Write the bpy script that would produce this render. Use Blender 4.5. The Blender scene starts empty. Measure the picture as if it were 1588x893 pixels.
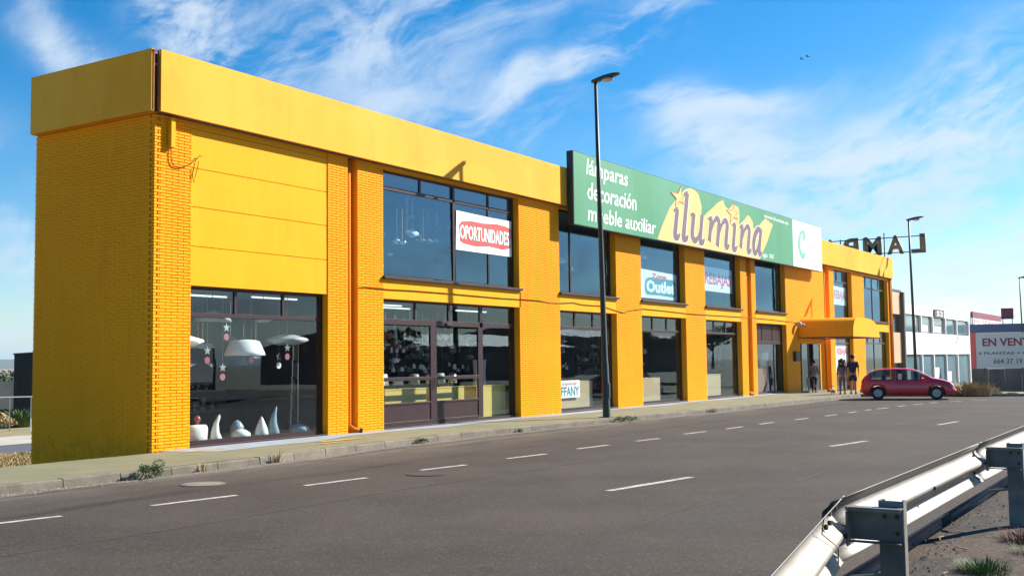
import bpy, bmesh, math, random
from mathutils import Vector, Matrix, noise
random.seed(7)
SC = bpy.context.scene
COL = SC.collection
PI = math.pi

# ------------------------------------------------------------------ camera
cam_d = bpy.data.cameras.new('camera'); cam = bpy.data.objects.new('camera', cam_d); COL.objects.link(cam)
F_ = Vector((0.8410377875224532, 0.5368469885304915, 0.06671394805495487))
R_ = Vector((0.5386877916455132, -0.8424186525989386, -0.012094498148716215))
U_ = Vector((-0.04970817932108475, -0.046109919313867806, 0.9976988384524917))
CAMP = Vector((-14.26146, -17.49559, 1.68843))
m = Matrix(((R_.x, U_.x, -F_.x), (R_.y, U_.y, -F_.y), (R_.z, U_.z, -F_.z))).to_4x4()
m.translation = CAMP
cam.matrix_world = m
cam_d.sensor_width = 36; cam_d.lens = 1689.17 / 1588 * 36
cam_d.clip_start = 0.1; cam_d.clip_end = 12000
SC.camera = cam

# ------------------------------------------------------------------ light and sky
SUN = Vector((1.67, -1.0, 1.26)).normalized()
sun_el = math.asin(SUN.z); sun_az = math.atan2(SUN.x, SUN.y)
sd = bpy.data.lights.new('sun', 'SUN'); so = bpy.data.objects.new('sun', sd); COL.objects.link(so)
sd.energy = 5.0; sd.angle = math.radians(0.53); sd.color = (1.0, 0.95, 0.87)
so.rotation_euler = SUN.to_track_quat('Z', 'Y').to_euler()
SC.view_settings.view_transform = 'Standard'; SC.view_settings.look = 'None'
SC.view_settings.exposure = 1.15; SC.view_settings.gamma = 1.0
SKY_STRENGTH = 0.05

W = bpy.data.worlds.new("World"); SC.world = W; W.use_nodes = True
wt = W.node_tree; wt.nodes.clear()
class NT:
    """tiny node helper"""
    def __init__(s, t): s.t = t
    def n(s, typ, **kw):
        nd = s.t.nodes.new(typ)
        for k, v in kw.items(): setattr(nd, k, v)
        return nd
    def put(s, sock, v):
        if hasattr(v, 'is_output') or isinstance(v, bpy.types.NodeSocket): s.t.links.new(v, sock)
        elif v is not None: sock.default_value = v
    def m(s, op, a, b=None, c=None, clamp=False):
        nd = s.n('ShaderNodeMath', operation=op, use_clamp=clamp)
        s.put(nd.inputs[0], a)
        if b is not None: s.put(nd.inputs[1], b)
        if c is not None: s.put(nd.inputs[2], c)
        return nd.outputs[0]
    def v(s, op, a, b=None, scale=None):
        nd = s.n('ShaderNodeVectorMath', operation=op)
        s.put(nd.inputs[0], a)
        if b is not None: s.put(nd.inputs[1], b)
        if scale is not None: s.put(nd.inputs['Scale'], scale)
        return nd.outputs['Value'] if op in ('DOT_PRODUCT', 'LENGTH') else nd.outputs[0]
    def noise(s, vec, scale, detail=4, rough=0.55, dist=0.0, color=False):
        nd = s.n('ShaderNodeTexNoise'); s.put(nd.inputs['Vector'], vec)
        nd.inputs['Scale'].default_value = scale; nd.inputs['Detail'].default_value = detail
        nd.inputs['Roughness'].default_value = rough; nd.inputs['Distortion'].default_value = dist
        return nd.outputs['Color'] if color else nd.outputs['Fac']
    def mix(s, fac, a, b, blend='MIX'):
        nd = s.n('ShaderNodeMix', data_type='RGBA', blend_type=blend)
        s.put(nd.inputs[0], fac); s.put(nd.inputs[6], a); s.put(nd.inputs[7], b)
        return nd.outputs[2]
    def ramp(s, fac, lo, hi, a=0.0, b=1.0, smooth=True):
        nd = s.n('ShaderNodeMapRange', interpolation_type='SMOOTHSTEP' if smooth else 'LINEAR')
        s.put(nd.inputs[0], fac)
        for i, x in enumerate((lo, hi, a, b)): nd.inputs[i + 1].default_value = x
        return nd.outputs[0]
w = NT(wt)
sky = w.n('ShaderNodeTexSky', sky_type='NISHITA')
sky.sun_disc = False; sky.sun_elevation = sun_el; sky.sun_rotation = sun_az
sky.altitude = 800; sky.air_density = 1.0; sky.dust_density = 0.6; sky.ozone_density = 2.5
hsv = w.n('ShaderNodeHueSaturation'); hsv.inputs['Saturation'].default_value = 1.5; hsv.inputs['Value'].default_value = 1.45; hsv.inputs['Hue'].default_value = 0.498
wt.links.new(sky.outputs[0], hsv.inputs['Color'])
tc = w.n('ShaderNodeTexCoord'); D0 = tc.outputs['Generated']
def dirv(px, py):
    return (F_ + R_ * ((px - 794) / 1689.17) + U_ * ((446.5 - py) / 1689.17)).normalized()
def dirm(px, py): d = dirv(px, py); return Vector((d.x, -d.y, d.z))
# wind direction of the cirrus in world space; noise stretched along it
wn = w.noise(D0, 5.0, 3, 0.6, color=True)
warp = w.v('MULTIPLY', w.v('SUBTRACT', wn, (0.5, 0.5, 0.5)), (0.085, 0.085, 0.085))
DW = w.v('ADD', D0, warp)
# cirrus bands: centre, length axis end, half length, half width, amount
LOBES = [((330, 60), (390, 150), .075, .030, 1.2), ((310, -60), (340, 40), .09, .040, .9),
         ((175, 110), (240, 155), .060, .017, .8), ((95, 45), (130, 120), .04, .014, .55), ((480, 90), (560, 60), .09, .045, .55),
         ((640, 130), (760, 200), .10, .05, .45), ((870, 115), (950, 82), .065, .013, 1.3), ((790, 165), (850, 130), .05, .014, .5), ((1010, 25), (1060, -20), .07, .020, .95),
         ((720, 20), (820, 0), .10, .035, .6), ((560, 200), (650, 130), .05, .016, .5), ((820, 220), (900, 170), .07, .014, .35),
         ((1110, 215), (1180, 260), .055, .030, .95), ((1210, 245), (1330, 235), .095, .030, 1.0), ((1130, 145), (1240, 135), .075, .016, .9), ((1440, 195), (1588, 120), .13, .034, 1.25),
         ((1360, 275), (1480, 205), .10, .020, .9), ((1540, 250), (1640, 210), .09, .03, .8), ((1500, 385), (1588, 350), .12, .030, 1.2), ((1230, 320), (1330, 312), .08, .012, .6),
         ((1560, 455), (1640, 440), .16, .030, 1.1), ((20, 400), (60, 395), .05, .016, .7), ((20, 520), (60, 515), .09, .028, .9), ((10, 320), (60, 330), .05, .012, .35),
         ((1750, 240), (1900, 170), .18, .05, .8), ((-250, 200), (-150, 250), .14, .05, .5)]
tot = None
# the same kind of clouds over the far side of the street (the shop windows mirror them)
LOBES += [(dirm(640, 400), dirm(720, 380), .12, .016, 1.0), (dirm(900, 380), dirm(980, 365), .10, .014, 1.1), (dirm(1030, 430), dirm(1100, 425), .10, .010, .9), (dirm(1200, 430), dirm(1290, 415), .10, .014, 1.1),
          (dirm(600, 290), dirm(700, 250), .12, .02, .7), (dirm(400, 480), dirm(480, 475), .12, .012, .8), (dirm(1340, 470), dirm(1400, 465), .08, .014, .9)]
for (c, e, L, Wd, A) in LOBES:
    if len(c) == 2: c, e = dirv(*c), dirv(*e)
    cd = c; a = (e - cd); a -= cd * a.dot(cd); a.normalize(); b = cd.cross(a)
    uu = w.v('DOT_PRODUCT', DW, tuple(a / L)); vv = w.v('DOT_PRODUCT', DW, tuple(b / Wd))
    r2 = w.m('MULTIPLY_ADD', vv, vv, w.m('MULTIPLY', uu, uu))
    g = w.m('MULTIPLY', w.m('EXPONENT', w.m('MULTIPLY', r2, -1.0)), A)
    front = w.m('GREATER_THAN', w.v('DOT_PRODUCT', D0, tuple(cd)), 0.0)
    tot = w.m('MULTIPLY', g, front) if tot is None else w.m('MULTIPLY_ADD', g, front, tot)
ax = (dirv(1400, 150) - dirv(1000, 300)).normalized()
# streaky noise: squeeze the coordinates along the wind axis
dl = w.v('DOT_PRODUCT', DW, tuple(ax))
along = w.n('ShaderNodeVectorMath', operation='SCALE'); along.inputs[0].default_value = tuple(ax * 0.72); wt.links.new(dl, along.inputs['Scale'])
sq = w.v('SUBTRACT', DW, along.outputs[0])
f1 = w.m('MULTIPLY_ADD', w.noise(sq, 42.0, 8, 0.64, 0.2), 0.30, w.m('MULTIPLY', w.noise(sq, 12.0, 9, 0.62, 0.3), 0.70))
f2 = w.noise(sq, 4.0, 6, 0.6, 0.3)
general = w.m('MULTIPLY', w.ramp(f2, 0.55, 0.80), 0.22)
dens = w.m('MULTIPLY', w.m('ADD', tot, general), w.ramp(f1, 0.40, 0.66, 0.0, 1.3))
dens = w.m('MULTIPLY', w.m('SUBTRACT', 1.0, w.m('EXPONENT', w.m('MULTIPLY', dens, -1.7))), 0.95)
sep = w.n('ShaderNodeSeparateXYZ'); wt.links.new(D0, sep.inputs[0])
# pale air towards the horizon
hz = w.m('MULTIPLY', w.m('EXPONENT', w.m('MULTIPLY', w.m('MAXIMUM', sep.outputs[2], 0.0), -16.0)), 0.42)
skyc = w.mix(hz, hsv.outputs[0], (5.4, 7.4, 9.0, 1))
final = w.mix(dens, skyc, (6.9, 7.9, 9.0, 1))
bg = w.n('ShaderNodeBackground'); bg.inputs['Strength'].default_value = SKY_STRENGTH
wt.links.new(final, bg.inputs['Color'])
wo = w.n('ShaderNodeOutputWorld'); wt.links.new(bg.outputs[0], wo.inputs['Surface'])

# ------------------------------------------------------------------ materials
def mat(name, base, rough=0.6, var=None, vscale=3.0, vamt=0.5, spec=0.4, metal=0.0, bump=0.0, bscale=60.0, fine=0.0, fscale=120.0,
        stretch=(1, 1, 1), emit=None, coat=0.0, hook=None):
    mt = bpy.data.materials.new(name); mt.use_nodes = True
    t = mt.node_tree; t.nodes.clear(); k = NT(t)
    p = k.n('ShaderNodeBsdfPrincipled'); o = k.n('ShaderNodeOutputMaterial'); t.links.new(p.outputs[0], o.inputs[0])
    geo = k.n('ShaderNodeNewGeometry'); P = k.v('MULTIPLY', geo.outputs['Position'], stretch)
    col = (*base, 1)
    if var is not None:
        f = k.ramp(k.noise(P, vscale, 5, 0.6), 0.5 - 0.22, 0.5 + 0.22)
        col = k.mix(k.m('MULTIPLY', f, vamt), col, (*var, 1))
    if fine > 0:
        g = k.noise(P, fscale, 3, 0.7)
        g = k.m('MULTIPLY_ADD', k.m('SUBTRACT', g, 0.5), fine * 2, 1.0)
        gm = k.n('ShaderNodeVectorMath', operation='SCALE')
        k.put(gm.inputs[0], col if not isinstance(col, tuple) else col[:3]); k.put(gm.inputs['Scale'], g); col = gm.outputs[0]
    if hook: col = hook(k, P, col, p)
    k.put(p.inputs['Base Color'], col)
    p.inputs['Roughness'].default_value = rough; p.inputs['Metallic'].default_value = metal
    p.inputs['Specular IOR Level'].default_value = spec; p.inputs['Coat Weight'].default_value = coat
    if bump:
        bn = k.n('ShaderNodeBump'); bn.inputs['Strength'].default_value = bump; bn.inputs['Distance'].default_value = 0.01
        t.links.new(k.noise(P, bscale, 4, 0.6), bn.inputs['Height']); t.links.new(bn.outputs[0], p.inputs['Normal'])
    if emit: p.inputs['Emission Color'].default_value = (*emit[0], 1); p.inputs['Emission Strength'].default_value = emit[1]
    return mt
M = {}
def paint_hook(k, P, col, p):
    # runs and faint chalky patches of an old repaint, plus splash dirt at the foot
    f = k.ramp(k.noise(k.v('MULTIPLY', P, (6, 6, 0.7)), 1.0, 4, 0.6), 0.46, 0.72)
    col = k.mix(k.m('MULTIPLY', f, 0.30), col, (0.90, 0.45, 0.03, 1))
    g = k.ramp(k.noise(k.v('MULTIPLY', P, (2.2, 2.2, .35)), 1.0, 5, .7), .56, .72)
    col = k.mix(k.m('MULTIPLY', g, 0.25), col, (0.72, 0.26, 0.004, 1))
    s = k.n('ShaderNodeSeparateXYZ'); k.put(s.inputs[0], P)
    d = k.m('MULTIPLY', k.ramp(s.outputs[2], 0.45, -0.05), k.ramp(k.noise(P, 5, 5, 0.7), 0.42, 0.66))
    return k.mix(k.m('MULTIPLY', d, 0.35), col, (0.36, 0.20, 0.03, 1))
def fascia_hook(k, P, col, p):
    # broad repaint patches and thin runs of grime from the coping
    g = k.ramp(k.noise(k.v('MULTIPLY', P, (.45, 1, 1.2)), 1.0, 4, .6), .48, .60)
    col = k.mix(k.m('MULTIPLY', g, .35), col, (.80, .30, .006, 1))
    s_ = k.ramp(k.noise(k.v('MULTIPLY', P, (7, 7, .5)), 1.0, 5, .7), .56, .74)
    return k.mix(k.m('MULTIPLY', s_, .28), col, (.60, .25, .02, 1))
M['yellow'] = mat('yellow_masonry_paint', (0.92, 0.385, 0.001), 0.7, (0.90, 0.335, 0.001), 0.6, 0.6, 0.12, bump=0.25, bscale=90, fine=0.10, fscale=60, hook=paint_hook)
M['yellow_smooth'] = mat('yellow_render_paint', (0.90, 0.385, 0.001), 0.65, (0.84, 0.34, 0.001), 0.8, 0.6, 0.12, bump=0.12, bscale=30, fine=0.05, fscale=40, hook=paint_hook)
M['yellow_fascia'] = mat('yellow_sheet_fascia_paint', (0.86, 0.37, 0.005), 0.6, (0.88, 0.43, 0.035), 0.5, 0.9, 0.15, bump=0.10, bscale=8, fine=0.04, fscale=20, stretch=(1, 1, .4), hook=fascia_hook)
M['yellow_side'] = mat('yellow_brick_side_paint', (0.82, 0.42, 0.004), 0.66, (0.72, 0.34, 0.004), 0.5, 0.6, 0.3, bump=0.3, bscale=90, fine=0.12, fscale=60, hook=paint_hook)
M['orange_pipe'] = mat('shade_toned_orange_pipe', (0.60, 0.19, 0.003), 0.7, (0.50, 0.15, 0.004), 3, 0.6, 0.12)  # shade of the recess is put into this darker colour
M['brown'] = mat('dark_brown_aluminium', (0.024, 0.007, 0.009), 0.45, (0.045, 0.016, 0.017), 2, 0.5, 0.35)
M['rust'] = mat('rusty_steel', (0.16, 0.05, 0.025), 0.8, (0.4, 0.15, 0.05), 9, 0.7)
M['dark'] = mat('dark_cavity', (0.03, 0.018, 0.014), 0.9)
M['cable'] = mat('painted_cable', (0.22, 0.10, 0.012), 0.8, spec=.1)
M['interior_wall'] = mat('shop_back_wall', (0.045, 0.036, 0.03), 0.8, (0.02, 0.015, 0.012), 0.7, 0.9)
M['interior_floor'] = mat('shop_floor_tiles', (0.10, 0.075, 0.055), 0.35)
M['interior_ceiling'] = mat('shop_ceiling', (0.20, 0.22, 0.22), 0.8)
M['roof'] = mat('grey_roof_felt', (0.2, 0.2, 0.2), 0.9)
def asphalt_hook(k, P, col, p):
    s = k.n('ShaderNodeSeparateXYZ'); k.put(s.inputs[0], P)
    # wheel tracks and repaired seams run along the street
    y = k.m('ADD', s.outputs[1], k.m('MULTIPLY', k.m('SUBTRACT', k.noise(k.v('MULTIPLY', P, (.12, .5, 1)), 1.0, 3), .5), 1.6))
    for (c, wd, a, tone) in ((-2.9, 1.9, .62, (.098, .076, .055)), (-5.30, .13, .8, (0.022, .020, .020)), (-6.2, .5, .3, (.045, .04, .037)), (-7.9, .6, .25, (.05, .048, .047)), (-9.7, .5, .22, (.05, .048, .047)), (-12.6, .6, .25, (.05, .047, .046)), (-4.0, .7, .25, (.115, .105, .09)), (-3.5, .3, .5, (.17, .15, .115))):
        g = k.m('EXPONENT', k.m('MULTIPLY', k.m('POWER', k.m('DIVIDE', k.m('SUBTRACT', y, c), wd), 2.0), -1.0))
        g = k.m('MULTIPLY', g, k.ramp(k.noise(k.v('MULTIPLY', P, (.5, 2, 1)), 1.3, 5, .7), .3, .62))
        col = k.mix(k.m('MULTIPLY', g, a), col, (*tone, 1))
    st = k.ramp(k.noise(k.v('MULTIPLY', P, (.7, 1.2, 1)), .55, 5, .65), .56, .70)
    col = k.mix(k.m('MULTIPLY', st, .5), col, (.046, .05, .046, 1))
    vo = k.n('ShaderNodeTexVoronoi', feature='F1'); k.put(vo.inputs['Vector'], P); vo.inputs['Scale'].default_value = 55
    sp = k.n('ShaderNodeSeparateColor'); k.put(sp.inputs[0], vo.outputs['Color'])
    col = k.mix(k.m('MULTIPLY', k.ramp(sp.outputs[0], .80, .98), .35), col, (.17, .15, .13, 1))
    col = k.mix(k.m('MULTIPLY', k.ramp(sp.outputs[1], .75, .95), .3), col, (.025, .022, .022, 1))
    # fine wandering cracks
    dd = k.n('ShaderNodeTexVoronoi', feature='DISTANCE_TO_EDGE'); k.put(dd.inputs['Vector'], k.v('ADD', k.v('MULTIPLY', P, (.16, .42, 1)), k.v('MULTIPLY', k.noise(P, 1.1, 5, .7, color=True), (.5, .5, 0)))); dd.inputs['Scale'].default_value = .8
    ck = k.m('MULTIPLY', k.ramp(dd.outputs['Distance'], .006, .0015), k.ramp(k.noise(P, .35, 3, .6), .52, .62))
    col = k.mix(k.m('MULTIPLY', ck, .7), col, (.02, .018, .017, 1))
    return col
M['asphalt'] = mat('worn_asphalt', (0.070, 0.0545, 0.041), 0.9, (0.043, 0.034, 0.027), 0.38, 0.95, 0.2, bump=0.4, bscale=70, fine=0.16, fscale=30, hook=asphalt_hook)
M['tar'] = mat('dark_tar', (0.038, 0.031, 0.026), 0.85, (0.06, 0.048, 0.037), 2.5, 1.0)
M['side_asphalt'] = mat('grey_side_road_asphalt', (0.085, 0.09, 0.098), 0.85, fine=0.1)
M['white_line'] = mat('worn_white_road_paint', (0.52, 0.48, 0.43), 0.8, (0.16, 0.14, 0.12), 11, 0.7, fine=.15, fscale=60)
def pave_hook(k, P, col, p):
    s = k.n('ShaderNodeSeparateXYZ'); k.put(s.inputs[0], P)
    g = k.ramp(k.noise(k.v('MULTIPLY', P, (.5, 2.2, 1)), 1.2, 6, .65), .42, .62)
    col = k.mix(k.m('MULTIPLY', g, .55), col, (.15, .145, .095, 1))
    c = k.ramp(k.noise(P, 3.2, 6, .7), .60, .68)
    return k.mix(k.m('MULTIPLY', c, .4), col, (.10, .09, .07, 1))
M['pave'] = mat('mossy_concrete_pavement', (0.185, 0.172, 0.088), 0.85, (0.23, 0.212, 0.125), 0.8, 0.8, 0.3, bump=0.4, bscale=30, fine=0.14, fscale=30, hook=pave_hook)
M['pave_light'] = mat('pale_painted_slab', (0.29, 0.33, 0.37), 0.8, (0.24, 0.25, 0.24), 1.6, 0.7, 0.3, bump=0.3, bscale=30, fine=0.10, fscale=40)
M['kerb'] = mat('weathered_kerb_stone', (0.21, 0.18, 0.135), 0.85, (0.11, 0.095, 0.072), 2.2, 0.8, 0.3, bump=0.7, bscale=22, fine=0.22, fscale=22)
M['gutter'] = mat('dusty_gutter_concrete', (0.20, 0.175, 0.14), 0.9, (0.12, 0.105, 0.09), 1.5, 0.9, 0.2, bump=0.5, bscale=30, fine=.2, fscale=30)
M['yellow_spill'] = mat('spilled_yellow_paint', (0.66, 0.42, 0.05), 0.7, (0.3, .25, .12), 7, 0.7)
M['iron'] = mat('cast_iron_cover', (0.06, 0.045, 0.04), 0.7, (0.1, 0.06, 0.05), 20, 0.6, metal=.3)
M['cover_concrete'] = mat('concrete_cover', (0.23, 0.19, 0.15), 0.85, (.16, .13, .11), 6, .6)
def dirt_hook(k, P, col, p):
    c = k.ramp(k.noise(P, .9, 6, .7), .48, .62)
    col = k.mix(k.m('MULTIPLY', c, .55), col, (.12, .070, .045, 1))
    vo = k.n('ShaderNodeTexVoronoi', feature='F1'); k.put(vo.inputs['Vector'], P); vo.inputs['Scale'].default_value = 38
    sp = k.n('ShaderNodeSeparateColor'); k.put(sp.inputs[0], vo.outputs['Color'])
    return k.mix(k.m('MULTIPLY', k.ramp(sp.outputs[0], .6, .95), .6), col, (.11, .095, .08, 1))
M['verge'] = mat('dark_gravelly_verge', (0.040, 0.034, 0.030), 0.95, (0.065, 0.048, 0.036), 1.5, 0.7, 0.2, bump=1.0, bscale=35, fine=0.35, fscale=30, hook=dirt_hook)
M['dry_grass_soil'] = mat('dry_grassy_soil', (0.30, 0.24, 0.12), 0.95, (0.16, 0.14, 0.07), 0.7, 0.8, fine=0.2, fscale=9)
M['pebble'] = mat('mixed_pebbles', (0.085, 0.07, 0.06), 0.9, (0.04, 0.034, 0.03), 14, 0.9)
M['straw'] = mat('dry_straw', (0.42, 0.32, 0.15), 0.9, (0.25, 0.17, 0.07), 3, .8)
M['redweed'] = mat('dry_reddish_weed', (0.24, 0.12, 0.07), 0.9, (.12, .07, .04), 6, .8)
M['weed'] = mat('green_weed_leaf', (0.055, 0.12, 0.025), 0.7, (0.10, 0.15, 0.035), 5, 0.8)
M['leaf_dark'] = mat('dark_tree_leaf', (0.025, 0.05, 0.018), 0.8, (0.05, 0.08, 0.025), 1.5, 0.8)
M['bark'] = mat('brown_bark', (0.10, 0.07, 0.05), 0.9)
M['mountain'] = mat('distant_wooded_hills', (0.08, 0.10, 0.06), 0.95, (0.13, 0.13, 0.09), 0.01, 0.7)
M['lamp_green'] = mat('dark_green_lamp_paint', (0.008, 0.028, 0.025), 0.5, (0.02, 0.05, 0.045), 3, 0.5, 0.5)
M['lens'] = mat('lamp_glass_bowl', (0.55, 0.53, 0.48), 0.2)
M['sign_green'] = mat('green_sign_print', (0.024, 0.22, 0.075), 0.5, (0.065, 0.28, 0.14), 0.35, 0.9, 0.5, fine=.03, fscale=3, stretch=(1, 1, .5))
M['sign_white'] = mat('white_sign_print', (0.80, 0.82, 0.80), 0.4)
M['sign_edge'] = mat('dark_sign_box_edge', (0.012, 0.02, 0.03), 0.45)
M['ink_white'] = mat('white_lettering', (0.84, 0.86, 0.80), 0.45)
M['ink_purple'] = mat('faded_purple_lettering', (0.155, 0.095, 0.105), 0.5)
M['ink_yellow'] = mat('pale_yellow_brush_print', (0.84, 0.46, 0.135), 0.5, (0.84, .50, .18), .6, .7)
M['ink_orange'] = mat('thin_brown_outline', (0.40, 0.20, 0.06), 0.5)
M['ink_leaf'] = mat('leaf_green_print', (0.16, 0.46, 0.30), 0.5)
M['ink_grey'] = mat('pale_grey_print', (0.42, 0.38, 0.35), 0.5)
M['ink_red'] = mat('red_poster_ink', (0.62, 0.05, 0.04), 0.5, (.55, .09, .07), 4, .6)
M['ink_pink'] = mat('pink_red_poster_ink', (0.66, 0.03, 0.09), 0.5)
M['tag_rose'] = mat('faded_rose_tag', (0.36, 0.10, 0.13), 0.6)
M['ink_black'] = mat('black_poster_ink', (0.04, 0.04, 0.045), 0.5)
M['ink_teal'] = mat('teal_poster_ink', (0.02, 0.21, 0.22), 0.5)
M['paper'] = mat('white_poster_paper', (0.80, 0.82, 0.82), 0.6)
M['galv'] = mat('galvanised_steel', (0.24, 0.222, 0.19), 0.55, (0.17, 0.145, 0.115), 3.5, 0.75, 0.4, metal=0.15, bump=0.12, bscale=20, fine=.10, fscale=22)
M['galv_dark'] = mat('weathered_shaded_galvanised', (0.16, 0.19, 0.19), 0.5, (0.09, 0.11, 0.11), 7, 0.8, 0.5, metal=0.5, fine=.2, fscale=50)  # weathered steel, its shaded look put into the darker tone
M['rail_shade'] = mat('shade_toned_lower_rail', (0.035, 0.05, 0.072), 0.55, (0.02, .03, .045), 3, .6, metal=0.1)  # shade under the upper beam is put into this dark colour
M['bolt'] = mat('black_bolt', (0.03, 0.025, 0.022), 0.5)
M['wood_yellow'] = mat('mustard_display_plinth', (0.55, 0.42, 0.10), 0.6)
M['wood_beige'] = mat('beige_display_plinth', (0.42, 0.34, 0.20), 0.6)
M['wood_brown'] = mat('brown_display_plinth', (0.20, 0.10, 0.07), 0.6)
M['ceramic'] = mat('white_glazed_ceramic', (0.80, 0.80, 0.74), 0.2)
M['ceramic_blue'] = mat('grey_blue_ceramic', (0.25, 0.33, 0.38), 0.3)
M['shade_white'] = mat('white_lampshade', (0.72, 0.77, 0.76), 0.6)
M['shade_grey'] = mat('grey_lampshade', (0.33, 0.36, 0.36), 0.6)
M['goods'] = mat('dark_mixed_goods', (0.12, 0.09, 0.07), 0.6, (0.40, 0.36, 0.30), 9, 0.9)
M['silver'] = mat('silver_mirror', (0.75, 0.75, 0.72), 0.15, metal=0.9)
M['tube'] = mat('lit_fluorescent_tube', (0.9, 0.9, 0.9), 0.5, emit=((0.9, 0.97, 1.0), .55))
M['bottle'] = mat('dark_red_stopper', (0.3, 0.08, 0.06), 0.3)
M['car_red'] = mat('dark_red_car_paint', (0.62, 0.016, 0.034), 0.32, spec=.5, coat=0.6)
M['tyre'] = mat('black_rubber', (0.02, 0.02, 0.02), 0.8)
M['rim'] = mat('grey_wheel_cover', (0.34, 0.34, 0.36), 0.35, metal=.6)
M['plastic'] = mat('black_plastic', (0.02, 0.02, 0.022), 0.5)
M['skin'] = mat('skin', (0.45, 0.23, 0.15), 0.6)
M['hair'] = mat('black_hair', (0.012, 0.009, 0.008), 0.6)
M['cloth_grey'] = mat('grey_cloth', (0.15, 0.14, 0.145), 0.9)
M['cloth_navy'] = mat('navy_cloth', (0.012, 0.022, 0.045), 0.9)
M['cloth_black'] = mat('black_cloth', (0.015, 0.014, 0.016), 0.9)
M['cloth_brown'] = mat('patterned_brown_cloth', (0.11, 0.07, 0.06), 0.9, (0.26, 0.2, 0.17), 22, 0.8)
M['cloth_beige'] = mat('beige_cloth', (0.3, 0.25, 0.2), 0.9)
M['fur_white'] = mat('white_dog_fur', (0.65, 0.6, 0.52), 0.9, (0.24, 0.11, 0.05), 6, .9)
M['white_clad'] = mat('white_cladding', (0.80, 0.82, 0.82), 0.5)
M['tan_clad'] = mat('tan_cladding', (0.52, 0.36, 0.22), 0.6)
M['grey_trim'] = mat('dark_grey_trim', (0.09, 0.09, 0.085), 0.6)
M['pale_roof'] = mat('pale_parapet', (0.66, 0.66, 0.62), 0.7)
M['board'] = mat('pale_board', (0.55, 0.60, 0.61), 0.6, (.48, .53, .55), 1.2, .5)
M['ink_maroon'] = mat('maroon_board_ink', (0.22, 0.03, 0.06), 0.6)
M['ink_slate'] = mat('slate_board_ink', (0.13, 0.12, 0.13), 0.6)
M['blue_clad'] = mat('dark_blue_cladding', (0.035, 0.055, 0.14), 0.5, (.05, .075, .17), 1, .5)
M['red_clad'] = mat('red_cladding', (0.40, 0.05, 0.05), 0.5)
M['old_wall'] = mat('stained_concrete_wall', (0.17, 0.14, 0.12), 0.9, (0.08, 0.078, 0.075), 0.8, 0.9, bump=.4, bscale=9, fine=.2, fscale=7, stretch=(1, 1, .35))
M['pale_wall'] = mat('pale_rendered_wall', (0.45, 0.41, 0.34), 0.9, (0.3, 0.27, 0.22), 0.4, 0.7)
M['shed'] = mat('dark_green_black_metal', (0.006, 0.012, 0.013), 0.5)
M['white_metal'] = mat('white_painted_tube', (0.6, 0.6, 0.6), 0.5)
M['letter_brown'] = mat('brown_letter_back', (0.36, 0.24, 0.11), 0.6, (.24, .16, .08), 2, .6)
M['steel_dark'] = mat('dark_steel_tube', (0.06, 0.07, 0.075), 0.5)
M['bird'] = mat('dark_bird_feathers', (0.04, 0.035, 0.03), 0.8)
M['warehouse'] = mat('grey_warehouse_wall', (0.11, 0.115, 0.11), 0.8, (0.08, .085, .08), .4, .6)
def glass(name, tint, rough=0.0, ior=1.6, dirt=.01, wav=.06, gc=(.80, .93, 1)):
    mt = bpy.data.materials.new(name); mt.use_nodes = True; t = mt.node_tree; t.nodes.clear(); k = NT(t)
    tr = k.n('ShaderNodeBsdfTransparent'); tr.inputs[0].default_value = (*tint, 1)
    gl = k.n('ShaderNodeBsdfGlossy'); gl.inputs['Roughness'].default_value = rough; gl.inputs['Color'].default_value = (*gc, 1)
    geo = k.n('ShaderNodeNewGeometry')
    # Schlick reflectance, the same from both sides of the pane
    cs = k.m('ABSOLUTE', k.v('DOT_PRODUCT', geo.outputs['Normal'], geo.outputs['Incoming'])); f0 = ((ior - 1) / (ior + 1)) ** 2
    fac = k.m('MULTIPLY_ADD', k.m('POWER', k.m('SUBTRACT', 1.0, cs), 5.0), 1 - f0, f0, clamp=True)
    bn = k.n('ShaderNodeBump'); bn.inputs['Strength'].default_value = wav; bn.inputs['Distance'].default_value = .02
    t.links.new(k.noise(geo.outputs['Position'], .9, 2, .5), bn.inputs['Height']); t.links.new(bn.outputs[0], gl.inputs['Normal'])
    mx = k.n('ShaderNodeMixShader'); t.links.new(fac, mx.inputs[0]); t.links.new(tr.outputs[0], mx.inputs[1]); t.links.new(gl.outputs[0], mx.inputs[2])
    df = k.n('ShaderNodeBsdfDiffuse'); df.inputs[0].default_value = (.5, .5, .48, 1)
    m2 = k.n('ShaderNodeMixShader'); t.links.new(k.m('MULTIPLY', k.ramp(k.noise(geo.outputs['Position'], 2.5, 5, .7), .45, .75), dirt), m2.inputs[0])
    t.links.new(mx.outputs[0], m2.inputs[1]); t.links.new(df.outputs[0], m2.inputs[2])
    o = k.n('ShaderNodeOutputMaterial'); t.links.new(m2.outputs[0], o.inputs[0])
    return mt
M['glass_low'] = glass('clear_shop_glass', (.90, .94, .94), ior=1.75, dirt=.008, gc=(.70, .88, 1))
M['glass_up'] = glass('blue_tinted_glass', (.86, .94, .97), ior=2.35, dirt=.006, gc=(.42, .74, 1.0))
M['glass_far'] = mat('grey_green_glass', (0.17, 0.27, 0.30), 0.12, (0.10, 0.17, 0.2), .25, .8, .8)
M['glass_car'] = glass('dark_car_glass', (.42, .46, .47), ior=1.6, dirt=.0)

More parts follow.
